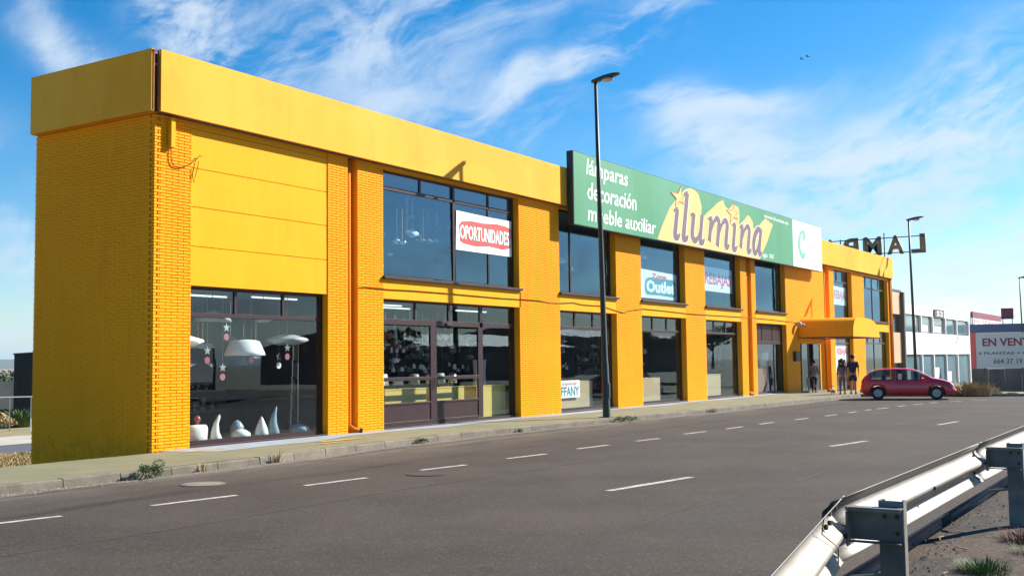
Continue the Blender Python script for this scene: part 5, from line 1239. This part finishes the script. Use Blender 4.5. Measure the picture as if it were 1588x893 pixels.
W1 = {'leg_l': (.10, .16), 'leg_r': (.02, -.22), 'arm_l': (-.06, 1.14, .02, .90), 'arm_r': (.03, 1.14, .16, .92)}
W2 = {'leg_l': (.05, .02), 'leg_r': (.03, -.06), 'arm_l': (-.02, 1.14, .10, .92), 'arm_r': (-.04, 1.14, .0, .88)}
W3 = {'leg_l': (.07, .10), 'leg_r': (.0, -.10), 'arm_l': (-.05, 1.14, .03, .90), 'arm_r': (.0, 1.13, .14, .93)}
person('person in grey top and black trousers walking past the entrance under the awning', (39.3, -.95, -.04), .15, 1.58, W1, 'cloth_grey', 'cloth_black')
person('person with long dark curly hair, grey top and patterned trousers beside the dog', (35.75, -3.35, .0), .45, 1.60, W2, 'cloth_grey', 'cloth_brown', hair_long=True)
person('person in navy shirt and dark shorts with bare legs standing left of the red car', (35.7, -3.85, .0), .25, 1.78, W3, 'cloth_navy', 'cloth_navy', shorts=True, long_sleeve=False)
t = thing('carrier_bag', 'grey carrier bag held by the person walking past the entrance', 'bag', (39.15, -.70, .5)); part('body', MB().bev(-.16, .16, -.05, .05, -.2, .18, .03), 'cloth_beige', t); part('handle', MB().tube([(-.08, 0, .17), (-.05, 0, .32), (.05, 0, .32), (.08, 0, .17)], .008, 5), 'cloth_beige', t)
dg = thing('dog', 'small white and brown dog on the pavement beside the person with curly hair', 'dog', (35.6, -2.95, .0), .4)
dp = [(0, 0, .16), (-.08, 0, .15), (.12, 0, .20), (.18, 0, .30), (.20, 0, .36), (.28, 0, .34)]; dr = [.07, .08, .075, .045, .055, .026]; de = [(0, 1), (0, 2), (2, 3), (3, 4), (4, 5)]
for (x, y, zs_) in ((.13, .045, [(.13, .10), (.13, .01)]), (.13, -.045, [(.13, .10), (.13, .01)])):
    dp += [(x, y, .12), (x, y, .015)]; dr += [.028, .018]; k = len(dp); de += [(2, k - 2), (k - 2, k - 1)]
for y in (.06, -.06):
    dp += [(-.08, y, .13), (-.02, y, .08), (-.09, y, .055), (-.04, y, .015)]; dr += [.045, .03, .02, .018]; k = len(dp); de += [(1, k - 4), (k - 4, k - 3), (k - 3, k - 2), (k - 2, k - 1)]
dp += [(-.17, 0, .18), (-.21, 0, .27)]; dr += [.02, .012]; k = len(dp); de += [(1, k - 2), (k - 2, k - 1)]
skin_mesh('body', dp, de, dr, 'fur_white', dg)
for s_ in (-1, 1): part('ear', MB().ball((.18, s_ * .045, .37), .03, 6, (.6, .5, 1.3)), 'bark', dg, smooth=True)
part('nose', MB().ball((.305, 0, .345), .012, 5), 'plastic', dg)

# ================================================================== far end of the street
wb = thing('white_building', 'white two storey commercial building beyond the yellow shop, with rows of recessed windows', 'building', (71, 2, 0))
W0 = Vector((71, 2, 0))
def wp(name, mb, mt, par=None, **k):
    o = part(name, mb, mt, par or wb, **k); 
    if par is None: o.location = -W0
    return o
YF = 2.0; U = [71.35, 77.6, 82.0, 87.2, 92.3, 98.2]
def colx(lo): return U
ww = MB(); ww.box(71.3, 98.6, YF, YF + .5, 4.95, 5.66); ww.box(71.3, 98.6, YF, YF + .5, 1.82, 3.55); ww.box(98.25, 98.6, YF, YF + .5, -2.2, 1.819); ww.box(98.25, 98.6, YF, YF + .5, 3.551, 4.949)
ww.box(71.3, 98.6, YF + .5, 16, -2.3, 5.6)
wp('wall', ww, 'white_clad')
cl_ = MB()
for x in [71.3 + 3.03 * i for i in range(10)]:
    cl_.box(x, x + .03, YF - .004, YF - .001, 1.83, 3.54)
cl_.box(71.3, 98.6, YF - .004, YF - .0005, 2.72, 2.75)
wp('panel_joint', cl_, 'pale_roof')
for i in range(6):
    x = U[i] if i < 5 else None
for i in range(5):
    a, b = U[i], U[i + 1]
    wp('column', MB().box(a - .12, a + .12, YF - .02, YF + .5, -2.2, 1.818), 'white_clad'); wp('column', MB().box(a - .12, a + .12, YF - .02, YF + .5, 3.552, 4.948), 'white_clad')
    o = wp('window', MB().box(a + .121, b - .121, YF + .18, YF + .24, 3.552, 4.948), 'grey_trim'); part('pane', MB().box(a + .25, b - .9, YF + .165, YF + .175, 3.62, 4.88), 'glass_far', o)
    o = wp('window', MB().box(a + .121, b - .121, YF + .18, YF + .24, -2.1, 1.818), 'grey_trim'); part('pane', MB().box(a + .2, b - .3, YF + .165, YF + .175, -1.9, 1.75), 'glass_far', o)
    if i in (1, 2): part('blind', MB().bev(a + .5, b - 1.3, YF + .14, YF + .16, 3.65, 4.2, .01), 'pale_roof', o)
    if i in (0, 2, 3): part('notice', MB().box(a + .3, a + 2.6, YF + .14, YF + .16, -.6 if i == 3 else -.3, .7 if i < 3 else .3), 'pale_roof', o)
wp('roof_rail', MB().tube([(71.5, YF + .3, 5.75), (98, YF + .3, 5.75)], .03, 5), 'pale_roof')
sgn = thing('wall_sign', 'small dark teal sign plate high on the white building front', 'sign', (84.3, 1.95, 5.0))
part('plate', MB().box(-2.0, 1.9, -.06, .0, -.08, .62), 'grey_trim', sgn); text('52', 'pale_roof', sgn, -1.2, 1.4, -.065, .05, .5, bold=.03)
tn = thing('tan_building', 'narrow tan clad two storey front between the yellow shop and the white building', 'building', (68.5, 2, 0))
for (z0, z1, nm, mt) in ((4.82, 6.5, 'cladding', 'tan_clad'), (1.2, 3.45, 'cladding', 'tan_clad'), (-2.2, .4, 'cladding', 'tan_clad')):
    part(nm, MB().box(-3.5, 2.2, 0, .5, z0, z1), mt, tn)
part('wall', MB().box(-3.5, 2.2, .5, 14, -2.2, 6.45), 'tan_clad', tn); part('parapet', MB().box(-3.6, 2.4, -.05, .6, 6.51, 6.65), 'grey_trim', tn); part('pilaster', MB().box(2.21, 2.6, -.25, .5, -2.2, 6.5), 'grey_trim', tn)
for (z0, z1) in ((3.45, 4.82), (.4, 1.2)):
    o = part('window', MB().box(-3.4, 2.2, .30, .36, z0 + .01, z1 - .01), 'grey_trim', tn); part('pane', MB().box(-3.2, 1.7, .27, .29, z0 + .08, z1 - .08), 'glass_far', o)

def az(px): return .568118 - math.atan((px - 794) / 1689.17)
def at(px, D, z): a = az(px); return Vector((CAMP.x + D * math.cos(a), CAMP.y + D * math.sin(a), z))
A0, A1 = at(1503, 105, 0), at(1660, 105, 0)
ang = math.atan2(A1.y - A0.y, A1.x - A0.x); WL = (A1 - A0).length
ow = thing('boundary_wall', 'stained grey concrete boundary wall under the for sale board', 'wall', (A0.x, A0.y, -2.1), ang)
n = 6
for i in range(n): part('wall_panel', MB().bev(WL * i / n + .01, WL * (i + 1) / n - .01, 0, .22, 0, 2.62 - .05 * (i % 2), .015), 'old_wall', ow)
bd = thing('for_sale_board', 'big pale board reading EN VENTA above the stained wall', 'sign', (A0.x, A0.y, .55), ang)
part('board', MB().box(.45, WL - .2, -.08, -.02, .02, 3.05), 'board', bd)
k = 105 / 1689.17
def bx_(px): return (px - 1503) * k
text('EN VENTA', 'ink_maroon', bd, bx_(1518.5), bx_(1590), -.085, 1.92, 2.62, bold=.03)
text('3 PLANTAS + NAVE', 'ink_slate', bd, bx_(1513), bx_(1594), -.085, 1.18, 1.42, bold=.03)
text('664 37 19 50', 'ink_slate', bd, bx_(1532), bx_(1581), -.085, .36, .84, bold=.02)
for xx in (1.0, 4.0, 7.0): part('post', MB().box(xx, xx + .12, -.015, .1, -.6, 2.9), 'steel_dark', bd)
B0, B1 = at(1502, 122, 0), at(1700, 122, 0); WB = (B1 - B0).length
bb = thing('blue_building', 'low building with a dark blue fascia band behind the for sale board', 'building', (B0.x, B0.y, -2.2), math.atan2(B1.y - B0.y, B1.x - B0.x))
part('wall', MB().box(0, WB, 0, 14, 0, 6.2), 'pale_roof', bb); part('fascia', MB().box(-.1, WB, -.3, -.01, 6.2, 7.05), 'blue_clad', bb); part('red_pilaster', MB().box(-.05, .55, -.25, -.011, 1.5, 6.19), 'red_clad', bb)
part('roof', MB().box(0, WB, 0, 14, 6.21, 6.9), 'grey_trim', bb)
C0, C1 = at(1508, 122, 0), at(1552, 140, 0)
rd_ = thing('rooftop_sign', 'faded red and white roof sign above the blue fascia', 'sign', (C0.x, C0.y, 4.6), math.atan2(C1.y - C0.y, C1.x - C0.x)); CL = (C1 - C0).length
part('top_board', MB().box(0, CL, 0, .2, .95, 1.6), 'ink_maroon', rd_); part('white_board', MB().box(.3, CL - .2, .01, .15, -.1, .94), 'sign_white', rd_)
text('MUEBLES', 'ink_red', rd_, .6, CL - .5, .004, .25, .85)
for xx in (.2, CL * .5, CL - .3): part('post', MB().box(xx, xx + .12, .2, .3, -1.0, 1.5), 'pale_roof', rd_)
D0_ = at(1552, 126, 0); r2_ = thing('rooftop_sign', 'small maroon box sign at the top right of the red and white roof sign', 'sign', (D0_.x, D0_.y, 6.0), ang)
part('board', MB().box(0, 1.2, 0, .2, -.55, .60), 'ink_maroon', r2_); part('post', MB().box(.1, .2, .05, .15, -1.6, -.56), 'pale_roof', r2_); part('post', MB().box(1.0, 1.1, .05, .15, -1.6, -.56), 'pale_roof', r2_)

# ================================================================== behind the blind end, far left
sh = thing('container', 'tall dark green metal container standing behind the shop at the far left', 'container', tuple(at(22, 71, -1.5)), az(23) - PI / 2)
part('body', MB().box(.0, 5.0, 0, 6, 0, 3.95), 'shed', sh)
for i in range(16): part('rib', MB().bev(.06 + .31 * i, .20 + .31 * i, -.045, -.001, .08, 3.85, .008), 'shed', sh)
part('roof_edge', MB().prism([(-.06, 3.96), (5.05, 3.96), (5.05, 4.3), (-.06, 3.99)], -.08, 6.05), 'shed', sh)
bgt = thing('tube_barrier', 'thin white tube barrier in front of the dark container', 'barrier', tuple(at(-30, 60, -1.5)), az(0) - PI / 2)
part('rail', MB().tube([(0, 0, 1.69), (3.6, 0, 1.69)], .035, 6), 'white_metal', bgt)
for x in (.3, 1.35, 2.32): part('post', MB().tube([(x, 0, 0), (x, 0, 1.66)], .03, 6), 'white_metal', bgt)
part('brace', MB().tube([(2.34, 0, 1.66), (2.95, 0, 1.0)], .025, 6), 'white_metal', bgt)
pw = thing('pale_wall', 'pale rendered wall with a white end pillar left of the dark container', 'wall', tuple(at(-90, 82, -1.6)), az(0) - PI / 2)
part('wall', MB().box(0, 4.9, 0, .3, 0, 2.3), 'pale_wall', pw); part('pillar', MB().box(4.91, 5.25, -.1, .35, 0, 2.5), 'white_clad', pw)
hl = MB(); n = 60
for i in range(n + 1):
    px = -500 + i * 40; D = 3200; h = 21 + 14 * noise.noise(Vector((i * .16, 2.2, 0))) + 6 * noise.noise(Vector((i * .5, 7, 0)))
    if px > 1300: h *= .15
    for (dd, hh) in ((0, -8), (120, h * .55), (420, h), (900, -8)): p = at(px, D + dd, hh); hl.v.append(tuple(p))
hl.f = [(i * 4 + k, i * 4 + k + 1, (i + 1) * 4 + k + 1, (i + 1) * 4 + k) for i in range(n) for k in range(3)]
struct('hills', hl, 'mountain', smooth=True)

# leaves: many small faces in clumps
def leaf_cloud(cx, cy, cz, rx, ry, rz_, n, ls, rr, clumps=10, flat_=False):
    mb = MB(); cl = []
    for i in range(clumps):
        a = rr.uniform(0, 2 * PI); e = rr.uniform(-.7, 1); q = rr.uniform(.25, .85); cl.append((cx + rx * q * math.cos(a) * math.sqrt(1 - e * e * .6), cy + ry * q * math.sin(a) * math.sqrt(1 - e * e * .6), cz + rz_ * q * e, rr.uniform(.28, .5)))
    for i in range(n):
        c = rr.choice(cl); v = Vector((rr.gauss(0, 1), rr.gauss(0, 1), rr.gauss(0, 1))); v.normalize(); q = c[3] * rr.uniform(.5, 1)
        p = Vector((c[0] + v.x * rx * q, c[1] + v.y * ry * q, c[2] + v.z * rz_ * q))
        d = Vector((rr.uniform(-1, 1), rr.uniform(-1, 1), rr.uniform(-.6, .8))).normalized() * ls * rr.uniform(.6, 1.3); e = d.cross(Vector((rr.uniform(-1, 1), rr.uniform(-1, 1), 1))).normalized() * ls * .35
        mb.add([p - d, p + e, p + d, p - e], [(0, 1, 2, 3)])
    return mb
def tree(label, x, y, z, H, R, mt, rr, n=2500, conifer=False, ls=.16):
    t = thing('conifer_tree' if conifer else 'tree', label, 'tree', (x, y, z))
    part('trunk', MB().tube([(0, 0, 0), (.05 * H * .1, 0, H * .4), (0, .02 * H, H * .8)], [H * .03, H * .02, H * .008], 8), 'bark', t)
    if conifer:
        mb = MB()
        for i in range(n):
            q = rr.random() ** .7; zz = H * (.12 + .88 * q); r = R * (1 - q) * rr.uniform(.3, 1.05) * (.75 + .25 * math.sin(zz * 5)); a = rr.uniform(0, 2 * PI); p = Vector((r * math.cos(a), r * math.sin(a), zz - .15 * r)); d = Vector((math.cos(a), math.sin(a), -.35)).normalized() * ls; e = Vector((-math.sin(a), math.cos(a), .1)) * ls * .4
            mb.add([p - d, p + e, p + d, p - e], [(0, 1, 2, 3)])
        part('crown', mb, mt, t)
    else:
        for i in range(4):
            a = rr.uniform(0, 6.28); part('branch', MB().tube([(0, 0, H * .38), (R * .5 * math.cos(a), R * .5 * math.sin(a), H * .65)], [H * .014, H * .004], 6), 'bark', t)
        part('crown', leaf_cloud(0, 0, H * .66, R, R, H * .34, n, ls, rr, 14), mt, t)
    return t
rt = random.Random(21)
tl = MB()
for i in range(40):
    p = at(-120 + i * 7 + rt.uniform(-3, 3), rt.uniform(165, 200), -.6); c = leaf_cloud(p.x, p.y, -.2, 2.8, 2.8, rt.uniform(1.2, 1.8), 60, .45, rt, 5); tl.add(c.v, c.f)
o = part('far_hedge', tl, 'leaf_dark'); tag(o, 'dark band of far trees on the horizon behind the dark container', 'trees', kind='stuff')

# plants at the kerb
def weed(name, label, x, y, z, r, h, n, mt, rr, ls=.05, blades=False):
    t = thing(name, label, 'weed', (x, y, z)); mb = MB()
    if blades:
        for i in range(n):
            a = rr.uniform(0, 6.28); q = r * math.sqrt(rr.random()); bx0 = Vector((q * math.cos(a), q * math.sin(a), 0)); lean_ = Vector((math.cos(a), math.sin(a), 0)) * rr.uniform(.1, .9) * h; hh = h * rr.uniform(.4, 1.1); w_ = Vector((-math.sin(a), math.cos(a), 0)) * ls * .5
            mb.add([bx0 - w_, bx0 + w_, bx0 + lean_ * .4 + Vector((0, 0, hh * .7)) + w_ * .6, bx0 + lean_ + Vector((0, 0, hh)), bx0 + lean_ * .4 + Vector((0, 0, hh * .7)) - w_ * .6], [(0, 1, 2, 4), (4, 2, 3)])
    else:
        c = leaf_cloud(0, 0, h * .45, r, r, h * .5, n, ls, rr, 9); mb.add(c.v, c.f)
    part('leaves', mb, mt, t, stuff=False)
    st = MB()
    for i in range(5): a = rr.uniform(0, 6.28); st.tube([(0, 0, -.02), (r * .6 * math.cos(a), r * .6 * math.sin(a), h * .7)], .004, 4)
    part('stem', st, mt, t); return t
weed('kerb_weed', 'bushy dark green weed growing in the gutter near the corner pillar', -2.55, kerby(-2.5) - .16, -.12, .25, .30, 1100, 'weed', rt, .022)
weed('kerb_weed', 'flat green weed at the kerb in front of the shop doors', 5.2, kerby(5.2) - .16, -.12, .22, .14, 380, 'weed', rt, .022)
weed('kerb_weed', 'pale green weed just right of the near lamp foot', 14.15, kerby(14.2) - .18, -.12, .22, .20, 260, 'weed', rt, .03)
weed('kerb_weed', 'second pale green weed a step right of the near lamp foot', 14.75, kerby(14.8) - .18, -.12, .30, .20, 260, 'weed', rt, .03)
weed('dry_stalk', 'thin dry stalk sticking up from the kerb left of the lamp lit doors', .4, kerby(.4) - .1, -.12, .08, .22, 24, 'straw', rt, .02, True)
weed('dry_stalk', 'thin dry stalk in a kerb joint below the first display window', -1.4, kerby(-1.4) - .1, -.12, .06, .16, 16, 'straw', rt, .02, True)
weed('dry_stalk', 'tiny tuft in the kerb joint below the tall pillar', 9.3, kerby(9.3) - .1, -.12, .12, .12, 30, 'weed', rt, .02, True)
weed('dry_stalk', 'small tuft in the kerb below the window under the outlet poster', 20.3, kerby(20.3) - .12, -.12, .16, .18, 40, 'straw', rt, .02, True)
for (px, D, r, h, mt, lab) in ((1500, 54, .9, .62, 'straw', 'tall dry straw weeds left of the for sale wall'), (1484, 55, .55, .45, 'weed', 'green and yellow scrub just right of the red car'), (1518, 56, .7, .35, 'straw', 'dry yellow grass heap under the for sale board'), (1562, 57, .3, .12, 'straw', 'low dry tuft on the far kerb'), (1540, 57, .3, .14, 'weed', 'small green tuft on the far kerb')):
    p = at(px, D, 0); weed('roadside_weed', lab, p.x, p.y, hfall(p.x) - .05, r, h, int(500 * r), mt, rt, .07, True)
p = at(37, 64, 0); weed('roadside_weed', 'green weed at the foot of the dark container', p.x, p.y, -1.5, .7, .9, 420, 'weed', rt, .12, True)
for (px, D, r, h, lab) in ((8, 66, 1.5, .9, 'dark scrubby bush on the bank left of the container'), (-14, 63, 1.6, 1.1, 'dry brown bush at the far left edge of the bank'), (16, 72, 1.0, .8, 'small dark bush at the left foot of the container')):
    p = at(px, D, 0); weed('roadside_bush', lab, p.x, p.y, -1.5, r, h, 700, 'leaf_dark' if px > -10 else 'straw', rt, .12)
# dry grass of the plot behind the pavement
dgm = MB(); rr = random.Random(9)
for i in range(14000):
    q = at(rr.uniform(-60, 70), rr.uniform(24, 44.5), 0); x, y = q.x, q.y
    if y > 19.8 or (x > -.3 and y < 4.3): continue
    a = rr.uniform(0, 6.28); h = rr.uniform(.04, .13); b = Vector((x, y, groundz(x, y) - .01)); w_ = Vector((math.cos(a), math.sin(a), 0)) * .02; ln = Vector((math.cos(a + 1), math.sin(a + 1), 0)) * h * .6
    dgm.add([b - w_, b + w_, b + ln + Vector((0, 0, h))], [(0, 1, 2)])
o = part('dry_grass', dgm, 'straw'); tag(o, 'short dry yellow grass on the empty plot behind the pavement', 'grass', kind='stuff')
# verge litter: stones, twigs, red dry plant, green tuft
stn = MB(); rr = random.Random(13)
for i in range(5200):
    x = -8.5 + 14 * rr.random() ** 1.6; y = rr.uniform(-17.6, -15.55); 
    if x > -3: y = rr.uniform(-19, -15.5)
    r = rr.choice([.003, .004, .005, .007, .011]) * rr.uniform(.7, 1.5); z = vz(x, y) + r * .3 - .005; a = rr.uniform(0, 6.28)
    c, s_ = math.cos(a) * r, math.sin(a) * r
    stn.add([(x + c, y + s_, z), (x - s_ * .8, y + c * .8, z), (x - c, y - s_, z), (x + s_, y - c, z), (x, y, z + r * .7)], [(0, 1, 4), (1, 2, 4), (2, 3, 4), (3, 0, 4)])
o = part('gravel', stn, 'pebble'); tag(o, 'loose gravel scattered over the verge behind the guard rail', 'gravel', kind='stuff')
for i, (x, y, L, a, lab) in enumerate(((-7.0, -16.05, .16, .2, 'pale dry twig lying near the first guard rail post'), (-6.0, -15.95, .12, 1.1, 'curved dry twig on the verge between the two near posts'), (-5.6, -15.75, .22, .1, 'straight dry twig beside the second post shadow'), (-6.4, -16.5, .14, .7, 'short dry twig in the middle of the verge'))):
    t = thing('twig', lab, 'twig', (x, y, vz(x, y)), a); part('stick', MB().tube([(-L / 2, 0, .012), (-L * .1, .02, .02), (L / 2, -.01, .012)], [.006, .005, .003], 5), 'straw', t)
def lowplant(name, label, x, y, r, h, n, mt, ls): weed(name, label, x, y, vz(x, y) - .02, r, h, n, mt, rt, ls, True)
lowplant('dry_plant', 'reddish brown dry plant at the foot of the second guard rail post', -5.35, -16.32, .22, .10, 420, 'redweed', .007)
lowplant('dry_plant', 'reddish dry plant spreading right of the second guard rail post', -4.75, -16.55, .3, .12, 420, 'redweed', .008)
lowplant('grass_tuft', 'bright green grass tuft at the bottom right of the verge', -6.75, -16.22, .16, .10, 520, 'weed', .006)
lowplant('grass_tuft', 'dark green low plant at the lower right corner of the verge', -5.9, -16.45, .2, .08, 300, 'weed', .006)
vgs = MB(); rr = random.Random(31)
for i in range(2600):
    x = rr.uniform(-7.5, 2); y = rr.uniform(-17.5, -15.9)
    if noise.noise(Vector((x * 1.5, y * 1.5, 3))) < .05: continue
    a = rr.uniform(0, 6.28); h = rr.uniform(.02, .06); b = Vector((x, y, vz(x, y) - .01)); w_ = Vector((math.cos(a), math.sin(a), 0)) * .003; ln = Vector((math.cos(a + 1), math.sin(a + 1), 0)) * h
    vgs.add([b - w_, b + w_, b + ln + Vector((0, 0, h * .8))], [(0, 1, 2)])
o = part('dry_stubble', vgs, 'redweed'); tag(o, 'thin dry stubble scattered on the verge behind the guard rail', 'grass', kind='stuff')
gt_ = MB(); rr = random.Random(77)
for i in range(3800):
    x = -9 + 42 * rr.random() ** 1.3; y = kerby(x) - .13 - abs(rr.gauss(0, .16)); rad = rr.uniform(.004, .014); z = roadz(x, y) + .008; a = rr.uniform(0, 6.28); c, s_ = math.cos(a) * rad * rr.uniform(1, 2.4), math.sin(a) * rad
    gt_.add([(x + c, y + s_, z), (x - s_, y + c * .7, z), (x - c, y - s_, z), (x + s_, y - c * .7, z), (x, y, z + rad * .7)], [(0, 1, 4), (1, 2, 4), (2, 3, 4), (3, 0, 4)])
o = part('gutter_grit', gt_, 'goods'); tag(o, 'fine grit and dead leaves gathered in the gutter along the kerb', 'grit', kind='stuff')
# gulls / birds high over the street
for (px, py, D, lab) in ((1252, 88, 70, 'upper of the two small dark birds flying over the roof'), (1243, 92, 72, 'lower of the two small dark birds flying over the roof')):
    d = dirv(px, py); p = CAMP + d * D; t = thing('bird', lab, 'bird', tuple(p), az(px) + 1.2); t.scale = (.62, .62, .62)
    part('body', MB().ball((0, 0, 0), .06, 6, (2.6, .8, .8)), 'bird', t, smooth=True)
    for s_ in (-1, 1): part('wing', MB().add([(.08, 0, .02), (-.08, 0, .02), (-.05, s_ * .25, .10), (.06, s_ * .25, .10), (-.10, s_ * .5, .04), (.0, s_ * .48, .05)], [(0, 1, 2, 3), (3, 2, 4, 5)]), 'bird', t)

# ================================================================== the other side of the street, seen as reflections in the shop glass
def whouse(label, x0, x1, y0, y1, h, mt):
    t = thing('warehouse', label, 'building', ((x0 + x1) / 2, (y0 + y1) / 2, .2)); a, b = (x1 - x0) / 2, (y1 - y0) / 2
    part('wall', MB().box(-a, a, -b, b, -.5, h), mt, t); part('roof', MB().prism([(-b - .3, h + .01), (b + .3, h + .01), (0, h + 1.5)], -a - .2, a + .2, 'x'), 'grey_trim', t)
    k = int((x1 - x0) / 6)
    for i in range(k):
        o = part('window', MB().box(-a + 2 + 6 * i, -a + 5 + 6 * i, b + .01, b + .08, h * .55, h * .8), 'grey_trim', t); part('pane', MB().box(-a + 2.1 + 6 * i, -a + 4.9 + 6 * i, b + .081, b + .09, h * .55 + .1, h * .8 - .1), 'glass_far', o)
whouse('grey warehouse across the street, mirrored in the middle shop windows', 62, 96, -60, -44, 3.0, 'warehouse')
whouse('grey warehouse farther along across the street, mirrored in the end windows', 110, 150, -75, -52, 4.6, 'warehouse')
whouse('low grey workshop across the street, mirrored in the shop doors', 18, 40, -52, -42, 2.6, 'warehouse')
tree('tall dark conifer across the street, mirrored in a shop window', 96, -36, .2, 7.5, 2.0, 'leaf_dark', rt, 1800, True)
tree('round dark tree across the street, mirrored in a shop window', 104, -38, .2, 5.0, 3.0, 'leaf_dark', rt, 1800, ls=.3)
tree('broad dark tree across the street, mirrored in the end windows', 128, -40, .2, 6.5, 4.5, 'leaf_dark', rt, 1800, ls=.35)
tree('dark tree across the street, mirrored in the near shop windows', 52, -36, .2, 4.0, 2.6, 'leaf_dark', rt, 1800, ls=.3)

# ================================================================== the air: one closed box of even thin haze round the whole place
hzm = bpy.data.materials.new('thin_haze'); hzm.use_nodes = True; t_ = hzm.node_tree; t_.nodes.clear()
pv_ = t_.nodes.new('ShaderNodeVolumePrincipled'); pv_.inputs['Color'].default_value = (.50, .74, 1, 1); pv_.inputs['Density'].default_value = .00011; pv_.inputs['Anisotropy'].default_value = .3
ou_ = t_.nodes.new('ShaderNodeOutputMaterial'); t_.links.new(pv_.outputs[0], ou_.inputs['Volume'])
hb = part('haze', MB().box(-5200, 5200, -5200, 5200, -9, 60), hzm); hb['kind'] = 'stuff'; hb['label'] = 'thin blue air between the camera and the distant hills'; hb['category'] = 'haze'
